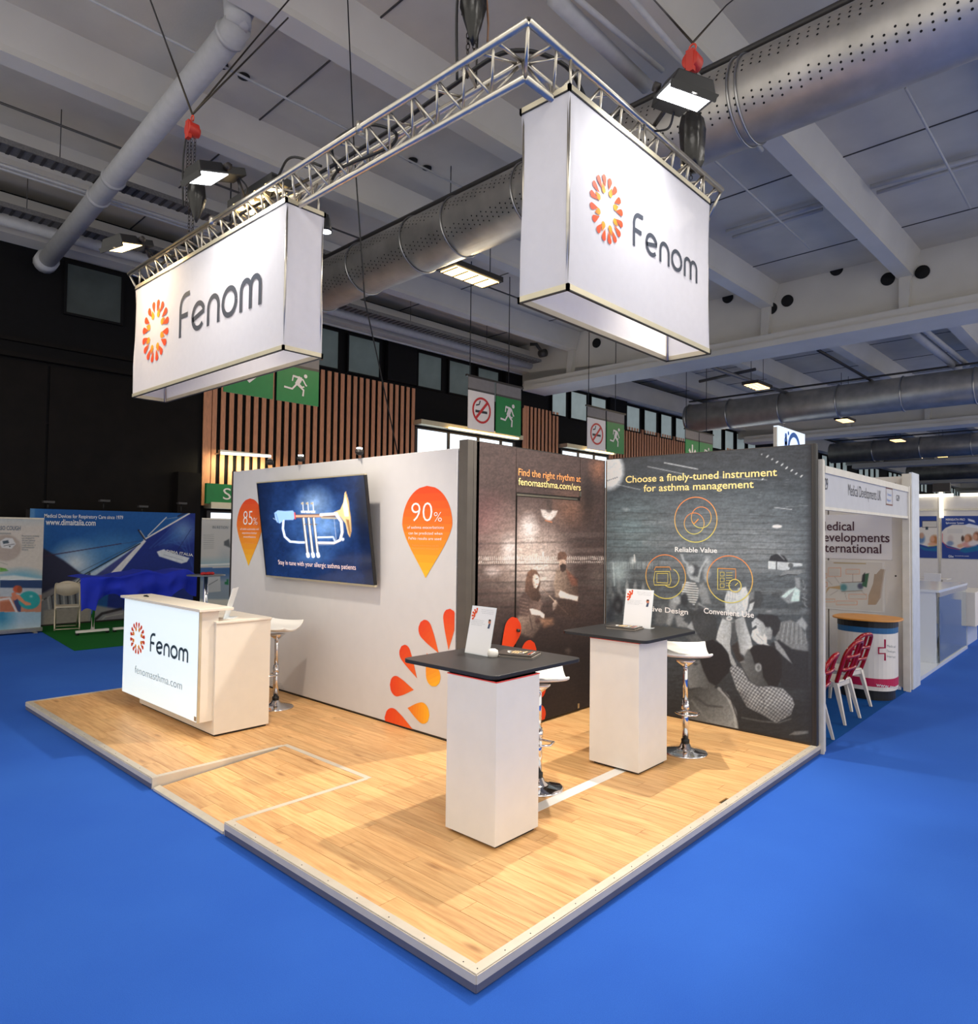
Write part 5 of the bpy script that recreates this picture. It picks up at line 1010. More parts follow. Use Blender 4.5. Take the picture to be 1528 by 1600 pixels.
part('power_cable', MB().tube(sag([(1.0, .16, 4.42), (1.3, .06, 4.36), (1.55, .18, 4.46), (1.75, .08, 4.38), (1.95, .18, 4.48), (2.15, .05, 4.38), (2.4, .15, 4.44)]), .013, M_cable, 8), None, label='tangle of black cable in the truss above the right banner', cat='cable')
# ============================================================ floodlights on arms
def flood(c, tgt, armpt, em, label, energy, color):
    """c: centre of the glass; faces tgt; arm reaches back to the truss at armpt"""
    t = thing('floodlight', c, label, 'floodlight', 'floodlights on the truss'); c = np.array(c, float); n = np.array(tgt, float)-c; n /= np.linalg.norm(n)
    ax = np.array(armpt, float)-c; ax -= n*(ax@n); ax /= np.linalg.norm(ax); s = np.cross(n, ax)
    Q = lambda a, b_, d: c+ax*a+s*b_+n*d
    w, h = .115, .135
    def hx(a0, a1, b0, b1, d0, d1, m, k=1.0): return MB().hexa([Q(a0, b0, d0), Q(a1, b0, d0), Q(a1, b1, d0), Q(a0, b1, d0)], [Q(a0*k, b0*k, d1), Q(a1*k, b0*k, d1), Q(a1*k, b1*k, d1), Q(a0*k, b1*k, d1)], m)
    part('lamp_housing', hx(-w, w, -h, h, -.004, -.09, M_black, .78), t, bevel=.008)
    part('housing_rim', hx(-w-.008, w+.008, -h-.008, h+.008, -.002, -.012, M_black), t); part('lamp_glass', hx(-w+.01, w-.01, -h+.01, h-.01, .001, -.002, em), t)
    part('visor', hx(-w-.012, -w, -h, h, .03, -.004, M_black), t)
    part('gear_box', hx(w+.006, w+.17, -h*.7, h*.7, -.018, -.075, M_black), t, bevel=.006); part('rating_label', hx(w-.06, w, -.03, .03, -.092, -.0905, M_signw), t)
    part('pivot_knob', MB().tube([Q(w-.01, h-.01, -.05), Q(w-.01, h+.025, -.05)], .026, M_dkf, 14), t); part('pivot_knob', MB().tube([Q(w-.01, -h+.01, -.05), Q(w-.01, -h-.025, -.05)], .026, M_dkf, 14), t)
    part('arm', MB().tube([Q(w+.15, 0, -.05), np.array(armpt)], .014, M_dkf, 8), t)
    part('cable_tail', MB().tube(sag([Q(w+.12, .03, -.04), Q(w+.2, .04, -.0)+np.array([0, 0, -.05]), np.array(armpt)+np.array([0, .03, -.02])]), .007, M_cable, 6), t)
    L = light('floodlight_beam', 'AREA', tuple(c+n*.02), energy, color, tuple(np.array(tgt, float)), .18, .22, spread=2.6)
    return t
cR = PY(1070, 152, -.33); flood(tuple(cR), tuple(cR+np.array([-.02, .30, -1.0])), (1.52, .01, 4.53), M_emw, 'bright white floodlight on an arm in front of the right banner', 9, (1, .98, .95))
cA = PX(322, 279, .0); flood(tuple(cA), tuple(cA+np.array([.30, .02, -1.0])), (.30, 2.80, 4.53), M_emw, 'bright white floodlight beside the red hoist above the left banner', 9, (1, .98, .95))
cB = PX(191, 387, .02); flood(tuple(cB), tuple(cB+np.array([.30, 0, -1.0])), (.30, 4.55, 4.53), M_emy, 'warm yellow floodlight at the far left end of the truss', 11, (1, .74, .42))
# cluster of warm lamps seen through the truss
t = thing('lamp_cluster', (.42, 2.78, 4.53), 'cluster of small glaring warm lamps inside the truss above the left banner', 'lamp')
part('lamp_housing', bx((.33, 2.45, 4.56), (.50, 3.12, 4.62), M_black), t)
for i in range(4):
    for j in range(2):
        if (i, j) in ((1, 1), ): continue
        P = (.37+.09*j, 2.54+.16*i, 4.535); b = MB(); b.lathe([(.034, 0), (.042, .006), (.042, .025)], P, M_emy, 12); part('bulb', b, t)
t = thing('spotlight', PX(509, 352, .75), 'small black spotlight sticking out behind the right end of the left banner', 'lamp'); P = ORG[t]
part('lamp_shade', MB().lathe([(.05, 0), (.045, .03), (.03, .10), (.02, .13)], (P[0], P[1], P[2]-.05), M_black, 16), t); part('bulb', MB().lathe([(.042, 0), (.04, .008)], (P[0], P[1], P[2]-.052), M_emw, 14), t); part('arm', MB().tube([(P[0], P[1], P[2]+.07), (.51, P[1]+.05, 4.48)], .01, M_black, 6), t)
# ============================================================ chain hoists
def chain(mb, P, Q, r=.011, m=None, step=.032):
    P = np.array(P, float); Q = np.array(Q, float); L = np.linalg.norm(Q-P); d = (Q-P)/L; a = np.cross(d, [1, .3, 0]); a /= np.linalg.norm(a); c = np.cross(d, a); n = int(L/step)
    for i in range(n):
        s = a if i % 2 else c; q = P+d*(i+.5)*step
        mb.tube([q+d*step*.62*math.cos(2*PI*k/6)+s*r*math.sin(2*PI*k/6) for k in range(6)], .0032, m or M_chain, 4, closed=True)
def hoist(P, zb, bag, wires, label, chainm=None, body=True, gx=.05):
    P = np.array(P, float); t = thing('chain_hoist', tuple(P), label, 'chain hoist')
    if body:
        mb = MB(); mb.tube([P+np.array([-.045, 0, 0]), P+np.array([.045, 0, 0])], .062, M_red, 20); mb.box(P-np.array([.05, .03, .09]), P+np.array([-.012, .03, .07]), M_red); part('hoist_body', mb, t, bevel=.004)
        part('gear_cover', MB().tube([P+np.array([.045, 0, -.01]), P+np.array([.062, 0, -.01])], .042, M_red, 18), t)
        mb = MB(); q = P+np.array([0, 0, .10]); mb.tube([q+np.array([.0, .026*math.cos(a), .03*math.sin(a)]) for a in np.linspace(-1.4, 4.2, 10)], .007, M_redh, 8); part('top_hook', mb, t)
    mb = MB(); chain(mb, P+np.array([.0, .01, -.08]), (P[0], P[1]+.01, zb)); chain(mb, P+np.array([.02, -.02, -.08]), (P[0]+.02, P[1]-.02, zb+.1)); part('load_chain', mb, t, kind='stuff')
    mb = MB(); chain(mb, P+np.array([-.02, .03, -.08]), (P[0]-.02, P[1]+.03, zb+.35)); part('hand_chain', mb, t, kind='stuff')
    mb = MB(); mb.tube(sag([P+np.array([-.03, .03, .0]), P+np.array([-.05, .05, -.3]), P+np.array([-.04, .05, -.7])]), .008, M_cable, 6); part('control_cable', mb, t)
    if bag:
        (bx_, by_, bz, bw, bh) = bag; mb = MB(); vs = []; N = 14; pr = [(0, .55), (.06, .8), (.25, 1.0), (.55, 1.0), (.85, .9), (.97, .6), (1, .15)] if bw > .085 else [(0, .5), (.1, .9), (.35, 1), (.6, .75), (.85, .38), (1, .06)]
        for j, (q, s) in enumerate(pr):
            for i in range(N): a = 2*PI*i/N; k = 1+.16*math.sin(a*6+j*.7); vs.append((bx_+bw*s*k*math.cos(a), by_+bw*s*.8*k*math.sin(a), bz-bh*q))
        fs = [(j*N+i, (j+1)*N+i, (j+1)*N+(i+1) % N, j*N+(i+1) % N) for j in range(len(pr)-1) for i in range(N)]; fs += [tuple((len(pr)-1)*N+i for i in range(N))[::-1], tuple(range(N))]
        mb.add(vs, fs, M_bag, True); part('chain_bag', mb, t, label='black chain bag')
    for w in wires: part('bridle_wire', MB().tube([np.array(q, float) for q in w], .009, M_chain, 6), t)
    return t
M_redh = mat('red_hook_paint', (196, 60, 34), .4)
PL_ = PX(300, 203, .41); hoist(PL_, 4.5, (PX(308, 288, .41)[0], PX(308, 288, .41)[1], PX(308, 285, .41)[2], .075, .36), [[PL_+np.array([0, 0, .14]), PZ(232, -8, 8.0)], [PL_+np.array([0, 0, .14]), PZ(400, 60, 7.2), PZ(458, -8, 8.0)], [PL_+np.array([0, 0, .14]), PZ(450, 28, 7.6)]], 'red chain hoist above the left banner, hung on two slanting wires')
PR_ = PY(1082, 97, .12); b_ = PY(1082, 178, .12); hoist(PR_, 4.5, (b_[0], b_[1], b_[2]+.0, .10, .42), [[PR_+np.array([0, 0, .14]), PZ(1015, -8, 8.0)], [PR_+np.array([0, 0, .14]), PZ(1135, 8, 8.2), PZ(1160, -12, 8.6)]], 'round red chain hoist above the bright floodlight, right of the truss corner')
PM_ = PX(735, -70, .41); bm = PX(740, -20, .41); hoist(PM_, 4.5, (bm[0], bm[1], bm[2], .075, .33), [[PM_, PM_+np.array([0, 0, 3.0])]], 'chain hoist over the truss corner, only its chain and black bag in view')
part('rigging_cable', MB().tube([PX(760, -10, .5), PX(763, 40, .5), PX(761, 78, .5)], .006, mat('brown_cable', (120, 86, 62), .5), 6), None, label='thin brown cable hanging beside the black chain bag at the top', cat='cable')
part('rigging_cable', MB().tube([PX(747, 30, .5), (*PX(744, 88, .5)[:2], 4.5)], .006, M_cable, 6), None, label='thin black cable dropping to the truss below the black chain bag', cat='cable')
# ============================================================ LEFT BACKGROUND
part('green_carpet', MB().prism([(1.6, 10.6, .001), (6.2, 10.6, .001), (6.2, 14.4, .001), (1.95, 14.4, .001)], (0, 0, .006), M_grass), None, hall=False, label='green carpet under the blue draped table by the sailing backdrop', cat='carpet')
YB1 = 14.15
# sailing backdrop
bd = thing('backdrop', (3.3, YB1, 0), 'blue printed backdrop wall with a sailing yacht mast behind the draped table', 'backdrop')
xa, xb = PY(47, 800, YB1)[0], PY(305, 800, YB1)[0]
def sea(X, Y, a, c):
    p = Paint(X, Y, (24, 88, 158)); zx = lambda x: x/4.021; zy = lambda y: 740+y/4.021; Z = lambda *q: [(zx(x), zy(y)) for x, y in q]
    p.blob(zx(480), zy(560), 50, 42, (214, 222, 230), .95, .9); p.blob(zx(700), zy(480), 70, 36, (92, 146, 196), .7, 1); p.mix(np.clip((zx(330)-X)/30, 0, 1)*.5, (70, 130, 186))
    p.poly(Z((180, 480), (275, 470), (400, 545), (520, 635), (400, 720), (250, 820), (180, 1000)), (36, 36, 62), .97, 3)
    p.poly(Z((500, 640), (880, 430), (700, 640)), (232, 234, 238), .0, 2); p.poly(Z((545, 640), (870, 440), (905, 420), (700, 640)), (218, 226, 236), .75, 3); p.poly(Z((600, 640), (880, 440), (690, 640)), (40, 46, 120), .85, 2)
    p.poly(Z((690, 645), (920, 410), (1190, 250), (1240, 250), (1240, 1000), (660, 1000)), (24, 44, 132), .96, 2); p.blob(zx(1150), zy(360), 26, 26, (160, 196, 226), .7, 1); p.blob(zx(1090), zy(400), 30, 14, (60, 110, 180), .7, 1, -.6)
    for k in range(9): p.line(Z((940+30*k, 470-10*k), (1120+12*k, 300+40*k)), 1.4, (70, 120, 190), .35, 1.5)
    p.poly(Z((675, 645), (905, 415), (918, 425), (735, 645)), (226, 224, 228), .98); p.line(Z((905, 415), (1190, 250)), 2.2, (232, 226, 222), 1); p.line(Z((930, 390), (1045, 275)), 1.4, (226, 224, 220), 1); p.line(Z((1045, 285), (1110, 275)), 1, (150, 160, 176), .8); p.line(Z((1120, 268), (1180, 240)), 3, (20, 26, 60), .7)
    p.line(Z((870, 355), (910, 412)), 2.6, (34, 30, 44), 1); p.line(Z((880, 358), (914, 408)), .9, (226, 224, 220), 1)
    p.line(Z((275, 520), (760, 440)), 1.3, (56, 34, 60), .9); p.line(Z((280, 515), (900, 420)), .8, (60, 50, 80), .5); p.line(Z((520, 640), (880, 440)), 1.6, (26, 34, 40), .95); p.line(Z((500, 620), (860, 440)), .8, (56, 66, 80), .8); p.line(Z((1120, 475), (1200, 350)), .8, (20, 40, 90), .8)
    p.poly(Z((985, 490), (1030, 475), (1045, 485), (1190, 530), (1175, 555), (1140, 565), (1000, 520)), (228, 232, 240), .97); p.line(Z((1030, 510), (1150, 545)), .8, (150, 160, 190), .8)
    p.mix(np.clip((Y-zy(640))/3, 0, 1)*(X < zx(690))*.0, (0, 0, 0))
    p.poly(Z((250, 760), (330, 720), (520, 650), (560, 700), (560, 1000), (250, 1000)), (150, 146, 144), .9, 4)
    for k in range(12): p.line(Z((255+22*k, 800-10*k), (300+24*k, 780-14*k), (310+24*k, 850)), 2.2, (26, 26, 36) if k % 2 else (222, 220, 216), .7, 1.5)
    p.poly(Z((275, 860), (560, 820), (800, 860), (800, 1000), (270, 1000)), (176, 168, 158), .85, 4); p.line(Z((560, 950), (640, 880), (760, 850)), 4, (44, 40, 46), .9, 2); p.line(Z((600, 960), (660, 900), (770, 880)), 2, (200, 196, 190), .7)
    p.mix(np.clip((zx(222)-X)/2, 0, 1)*(Y < zy(300))*.5, (120, 160, 196)); p.noise(3, 3, .05, 7); return p.C
part('backdrop_frame', bx((xa, YB1+.01, 0), (xb, YB1+.3, 2.38), M_dkf), bd)
grid_print('printed_fabric', bd, rect((xa, YB1, .04), (xb-xa, 0, 0), (0, 0, 2.36)), 240, 180, sea)
def ptext(parent, s, x0, y0, x1, m, plane, height=None, bold=0, off=.012, hall=False, shear=0):
    A = PY(x0, y0, plane); B = PY(x1, y0, plane); b = MB(); text_on(b, s, A, (1, 0, 0), B[0]-A[0], m, height=height, bold=bold, off=off, shear=shear); return part('lettering', b, parent)
ptext(bd, 'Medical Devices for Respiratory Care since 1979', 69, 808.5, 192, M_whiteink, YB1, height=.075, bold=.01); ptext(bd, 'www.dimaitalia.com', 71, 820, 149, M_whiteink, YB1, height=.12, bold=.015)
b = MB(); A = PY(260, 863, YB1); B = PY(302, 863, YB1); text_on(b, 'DIMA ITALIA', A, np.array([.985, 0, -.17]), B[0]-A[0], M_whiteink, height=.06, bold=.02, off=.014); part('lettering', b, bd)
for (x, y) in ((75, 785), (162, 783), (222, 792), (283, 787)): P = PY(x, y, YB1+.1); part('clip_light', MB().box(P-np.array([.10, .10, .015]), P+np.array([.10, .02, .03]), M_dpipe).tube([P, (P[0], YB1+.1, 2.38)], .012, M_black, 6), bd)
# left roll-up banner
def rollup(x0, x1, y, zt, paint, label, nx=120, nz=170):
    t = thing('rollup_banner', ((x0+x1)/2, y, 0), label, 'roll-up banner', 'roll-up banners')
    part('cassette', bx((x0-.02, y-.07, .02), (x1+.02, y+.09, .10), M_alu), t, bevel=.01); part('top_bar', bx((x0, y-.012, zt), (x1, y+.012, zt+.03), M_alu), t)
    for x in (x0+.12, x1-.12): part('foot', bx((x-.03, y-.16, 0), (x+.03, y+.16, .022), M_alu), t)
    part('sheet_back', bx((x0+.004, y+.004, .10), (x1-.004, y+.006, zt), M_white), t); grid_print('printed_sheet', t, rect((x0, y, .10), (x1-x0, 0, 0), (0, 0, zt-.10)), nx, nz, paint); return t
def rl(X, Y, a, c):
    p = Paint(X, Y, (196, 188, 178)); zx = lambda x: x/6.665; zy = lambda y: 760+y/6.665; Z = lambda *q: [(zx(x), zy(y)) for x, y in q]
    p.mix(np.clip((zy(430)-Y)/16, 0, 1)*.5, (150, 176, 190)); p.blob(zx(60), zy(640), 26, 22, (168, 154, 144), .9, .15); p.poly(Z((0, 570), (60, 535), (130, 540), (165, 600), (120, 650), (20, 640), (0, 610)), (206, 206, 206), .97); p.poly(Z((25, 570), (85, 560), (95, 590), (35, 600)), (60, 74, 84), .95); p.line(Z((40, 620), (150, 600)), 1, (70, 70, 74), .8); p.blob(zx(102), zy(626), 1.6, 1.2, (30, 30, 34), .9)
    p.line(Z((0, 790), (80, 815)), .8, (120, 130, 120), .7); p.poly(Z((0, 845), (60, 855), (90, 880), (0, 890)), (84, 150, 44), .95); p.line(Z((0, 872), (70, 872)), 1, (140, 190, 80), .8)
    p.blob(zx(220), zy(960), 48, 20, (92, 158, 186), .9, .8); p.poly(Z((0, 920), (200, 905), (440, 930), (440, 975), (0, 975)), (120, 170, 190), .6, 3); p.poly(Z((0, 935), (150, 925), (320, 950), (440, 968), (440, 975), (0, 975)), (222, 220, 212), .85, 3); p.line(Z((0, 972), (440, 972)), 1, (235, 235, 235), 1)
    p.poly(Z((0, 976), (440, 976), (440, 1070), (0, 1060)), (36, 62, 104), 1, 1); p.poly(Z((0, 1055), (440, 1062), (440, 1130), (0, 1160)), (196, 202, 206), .95, 2)
    for k in range(6): p.line(Z((0, 1070+16*k), (440, 1075+13*k)), 1, (110, 124, 140), .55)
    p.poly(Z((0, 1150), (140, 1150), (440, 1130), (440, 1310), (0, 1310)), (196, 134, 108), .98, 2); p.poly(Z((0, 1205), (140, 1190), (150, 1300), (0, 1300)), (176, 104, 74), .9, 2); p.line(Z((0, 1180), (100, 1165), (180, 1320)), 3.2, (214, 208, 206), .95)
    p.poly(Z((125, 1120), (165, 1120), (190, 1180), (220, 1240), (215, 1310), (185, 1300), (150, 1220)), (44, 64, 110), .95); p.poly(Z((120, 1110), (160, 1100), (185, 1170), (150, 1190), (125, 1160)), (214, 128, 96), .97); p.blob(zx(305), zy(1185), 18, 15, (40, 158, 158), 1, .12); p.blob(zx(325), zy(1145), 4, 3, (196, 226, 226), .8, 1)
    p.poly(Z((160, 1120), (200, 1130), (260, 1195), (320, 1215), (325, 1235), (270, 1240), (190, 1180)), (220, 140, 104), .98); p.blob(zx(180), zy(1070), 8, 7, (196, 84, 52), .97, .35); p.blob(zx(205), zy(1075), 5, 7, (150, 78, 46), .9, .4)
    q = Y > zy(1308); p.mix(q*1.0, (160, 190, 206)); p.mix(q*np.clip((zx(200)-X)/26, 0, 1)*.8, (24, 116, 156)); p.mix(q*np.clip((Y-zy(1380))/16, 0, 1)*.5, (206, 210, 212)); p.noise(3, 3, .03, 3); return p.C
P = PZ(0, 980, 0); P2 = PZ(66, 985, 0); RY = 13.35; xl, xr = PY(-40, 900, RY)[0], PY(66, 900, RY)[0]; zt = PY(30, 811, RY)[2]
r = rollup(xl, xr, RY, zt, rl, 'left roll-up banner with a child holding a teal ball, beside the sailing backdrop')
def ptr(parent, s, x0, y0, x1, m, plane, height=None, bold=0): return ptext(parent, s, x0, y0, x1, m, plane, height, bold, off=.006)
ptr(r, 'ASO COUGH', -4, 828, 32, mat('slate_ink', (110, 122, 134), .6, var=0), RY, .075, .02); ptr(r, 'assistance', 0, 834.5, 17, M_grey, RY, .04)
for k in range(7): ptr(r, ['Respiratory assisting', 'unit designed for', 'chronic patients', 'with weakened', 'cough capacity or', 'neuromuscular', 'illness'][k], 34, 838.5+3.6*k, [61, 54, 55, 53, 56, 54, 44][k], M_grey, RY, .035)
def rr(X, Y, a, c):
    p = Paint(X, Y, (186, 186, 184)); p.mix(np.clip((822-Y)/10, 0, 1)*.5, (206, 206, 202)); p.blob(352, 870, 16, 22, (160, 170, 176), .7, 1); p.mix(np.clip((Y-868)/14, 0, 1)*(Y < 884)*.6, (120, 166, 184)); p.line([(312, 883), (362, 881)], 2.4, (220, 222, 220), .9); p.mix((Y > 887)*1.0, (58, 98, 150)); p.mix(np.clip((Y-895)/14, 0, 1)*.85, (150, 160, 170)); p.poly([(323, 902), (344, 899), (345, 924), (324, 926)], (190, 192, 194), .9); p.line([(326, 914), (340, 906)], 1, (90, 90, 96), .8)
    p.poly([(351, 909), (354, 909), (354, 905), (357, 905), (357, 914), (351, 913)], (20, 110, 70), .95); p.poly([(350, 846), (358, 842), (360, 856), (350, 852)], (60, 66, 72), .8, 2); p.mix(np.clip((Y-935)/3, 0, 1)*1.0, (200, 198, 192))
    for k in range(8): p.line([(318, 836+3*k), (334, 835.6+3*k)], .7, (120, 124, 128), .7)
    return p.C
xl, xr = PY(313, 900, 12.0)[0], PY(372, 900, 12.0)[0]; zt = PY(335, 812, 12.0)[2]
r = rollup(xl, xr, 12.0, zt, rr, 'right roll-up banner, partly hidden behind the white wall end', 60, 150); ptr(r, 'IN RETION', 332, 826, 356, M_grey, 12.0, .06)
# folding chair
def fold_chair(loc, rz):
    t = thing('folding_chair', loc, 'cream folding chair standing before the sailing backdrop', 'chair', rz=rz)
    m = mat('cream_metal_tube', (196, 184, 158), .35, .4)
    for s in (-1, 1):
        x = .21*s; part('front_frame', MB().tube(sag([(x, -.24, .01), (x, -.1, .44), (x, .12, .86), (x*.75, .14, .90)], 5), .013, m, 8), t); part('rear_leg', MB().tube([(x*.9, .28, .01), (x*.9, -.14, .45)], .013, m, 8), t)
    part('cross_tube', MB().tube([(-.21, -.23, .03), (.21, -.23, .03)], .011, m, 8), t); part('cross_tube', MB().tube([(-.19, .27, .03), (.19, .27, .03)], .011, m, 8), t); part('top_tube', MB().tube([(-.16, .14, .90), (.16, .14, .90)], .013, m, 8), t)
    mc = mat('cream_vinyl', (206, 194, 172), .5)
    part('seat', bx((-.2, -.2, .44), (.2, .2, .475), mc), t, bevel=.012)
    b = MB(); vs = []; n = 12
    for zz in (.70, .90):
        for d in (0, .02):
            for i in range(n+1): a = -1+2*i/n; k = .07*(1-a*a) if zz > .8 else -.07*(1-a*a); vs.append((.2*a, .10+d+.03*(1-a*a), zz+k-(.02 if zz > .8 else -.02)))
    N = n+1; fs = []
    for i in range(n): fs += [(i, i+1, 2*N+i+1, 2*N+i), (N+i+1, N+i, 3*N+i, 3*N+i+1), (i+1, i, N+i, N+i+1), (2*N+i, 2*N+i+1, 3*N+i+1, 3*N+i)]
    b.add(vs, fs, mc, True); part('backrest', b, t)
P = PZ(102, 979, 0); fold_chair((P[0]-.1, P[1]-.42, 0), math.radians(-14))
# blue draped table with chrome legs
def draped(x0, x1, y0, y1, prof, zb, label, legs=True):
    t = thing('draped_table', ((x0+x1)/2, (y0+y1)/2, 0), label, 'table')
    b = MB(); nx, ny = 44, 26; vs = []
    for j in range(ny+1):
        for i in range(nx+1):
            a = i/nx; c = j/ny; x = x0+(x1-x0)*a; zt = np.interp(a, *zip(*prof))
            if c < .55:    # front fall
                q = 1-c/.55; hem = zb+.10*math.sin(a*9)+.06*math.sin(a*23+1)-(.22 if a < .12 else 0); z = zt-(zt-hem)*q; y = y0-.05*math.sin(a*44+q*2)*q-.08*q*math.sin(a*17+.7)-.03*math.sin(q*9+a*6)*(1-abs(2*a-1))
                z += .012*math.sin(a*30+q*7)
            else: q = (c-.55)/.45; z = zt+.015*math.sin(a*21)*q; y = y0+(y1-y0)*q
            vs.append((x, y, z))
    fs = [(j*(nx+1)+i, j*(nx+1)+i+1, (j+1)*(nx+1)+i+1, (j+1)*(nx+1)+i) for j in range(ny) for i in range(nx)]
    b.add(vs, fs, M_cloth, True); part('blue_cloth', b, t)
    for xs in ((x0+.35, x0+1.0) if legs else ()):
        part('leg', MB().tube([(xs, (y0+y1)/2, .07), (xs, (y0+y1)/2, zb+.35)], .035, M_chrome, 12), t); part('leg_foot', MB().box((xs-.28, (y0+y1)/2-.04, .05), (xs+.28, (y0+y1)/2+.04, .09), M_white), t)
        for q in (-.26, .26): part('castor', MB().tube([(xs+q, (y0+y1)/2-.02, .03), (xs+q, (y0+y1)/2+.02, .03)], .03, M_black, 10), t)
    return t
A = PY(117, 905, 12.3); B = PY(298, 900, 12.3)
draped(A[0], B[0], 12.0, 12.75, [(0, 1.10), (.1, 1.12), (.3, 1.10), (.45, 1.16), (.55, 1.22), (.7, 1.12), (.82, 1.2), (.92, 1.2), (1, 1.08)], .66, 'long table draped in royal blue cloth before the sailing backdrop')
P = PZ(325, 960, .05); t = thing('high_table', (4.32, 11.3, 0), 'slim chrome-legged high table behind the counter, holding a red item', 'table')
P = PY(322, 898, 11.3); part('table_top', MB().lathe([(.36, 0), (.36, .02)], (P[0], 11.3, P[2]-.02), mat('grey_table_top', (120, 124, 130), .3), 28), t); part('column', MB().tube([(P[0], 11.3, .02), (P[0], 11.3, P[2]-.02)], .04, M_chrome, 14), t); part('base', MB().lathe([(.25, 0), (.24, .015), (.05, .03)], (P[0], 11.3, 0), M_chrome, 24), t)
zt_ = P[2]
b = MB(); 
for k in range(5): b.lathe([(.02, 0), (.045, .02), (.03, .05), (.008, .06)], (P[0]-.12+.05*k, 11.2+.03*(k % 2), zt_), M_redink, 10)
part('red_bow', b, None, label='crumpled red item on the slim high table behind the counter', cat='ornament')
# ============================================================ RIGHT BOOTH
t = thing('booth_post', (4.72, .03, 0), 'white aluminium post between the dark crowd wall and the next booth', 'post')
for i, (x0, x1) in enumerate(((4.632, 4.662), (4.668, 4.70), (4.706, 4.76))): part('post_rib', bx((x0, -.03+.01*i, 0), (x1, .08, 2.74), mat('booth_white_metal', (214, 208, 196), .4, .1)), t)
M_bw = MATS['booth_white_metal']; M_bp = mat('booth_panel_white', (222, 216, 208), .45, var=.02)
fs_ = thing('booth_fascia', (6.5, 0, 2.28), 'white fascia board with small black booth lettering', 'fascia board')
M_fs = mat('fascia_light_grey', (190, 190, 194), .5, var=.03)
part('board', bx((4.76, 0, 2.30), (8.22, .03, 2.62), M_fs), fs_); part('top_rail', bx((4.76, -.015, 2.62), (8.22, .04, 2.69), M_bw), fs_); part('bottom_rail', bx((4.76, -.008, 2.27), (8.22, .035, 2.30), M_bw), fs_)
def ftext(s, x0, x1, y, h, m=M_dark, parent=fs_, plane=0.0, bold=0): A = PY(x0, y, plane); B = PY(x1, y, plane); b = MB(); text_on(b, s, A, (1, 0, 0), B[0]-A[0], m, height=h, bold=bold, off=.004); part('lettering', b, parent)
ftext('G29', 1284.5, 1293, 764, .11); ftext('Medical Developments UK', 1325, 1376, 774, .12, bold=-.01); ftext('G29', 1400, 1405, 782, .07)
P = PY(1384, 762, 0); Q = PY(1394, 792, 0); b = MB(); zz = (P[2]+Q[2])/2
stroke(b, [(P[0], Q[2]+.02), (P[0], P[2]), (Q[0], P[2]), (Q[0], Q[2]+.02)], .02, mat('frame_brown_ink', (120, 66, 50), .6), (0, 0, 0), (1, 0, 0), off=.004, closed=True); text_on(b, 'Turbulence', (P[0]+.05, 0, zz+.02), (1, 0, 0), Q[0]-P[0]-.1, M_blueink, height=.03, off=.004); text_on(b, 'Report', (P[0]+.05, 0, zz-.05), (1, 0, 0), (Q[0]-P[0])*.6, M_blueink, height=.03, off=.004); part('framed_notice', b, fs_)
XP = 8.5
sw = thing('booth_wall', (XP, 1.5, 0), 'white booth side wall with a company name board and an inhaler poster', 'booth wall')
part('wall_panel', bx((XP, .12, 0), (XP+.05, 1.05, 2.66), M_bp), sw); part('wall_panel', bx((XP, 1.07, 0), (XP+.05, 3.2, 2.66), M_bp), sw); part('end_post', bx((XP-.06, .02, 0), (XP+.05, .12, 2.62), M_bw), sw, bevel=.006); part('end_post', bx((8.22, -.02, 0), (8.27, .06, 2.70), M_bw), sw)
part('back_panel', bx((4.7, 3.2, 0), (8.5, 3.25, 2.66), M_bp), sw)
part('name_board', bx((XP-.012, .24, 1.71), (XP-.001, 1.6, 2.34), mat('board_white', (236, 232, 232), .4, var=0)), sw)
def stext(s, x0, x1, y, h, m=M_maroon, parent=sw, off=.022, bold=0):
    A = PX(x0, y, XP); B = PX(x1, y, XP); b = MB(); text_on(b, s, (XP, A[1], A[2]), E_Y, A[1]-B[1], m, height=h, bold=bold, off=off); part('lettering', b, parent)
stext('Medical', 1278.5, 1335, 828.5, .125, bold=.01); stext('Developments', 1274, 1390.5, 845.5, .125, bold=.01); stext('International', 1276, 1377.5, 862, .125, bold=.01)
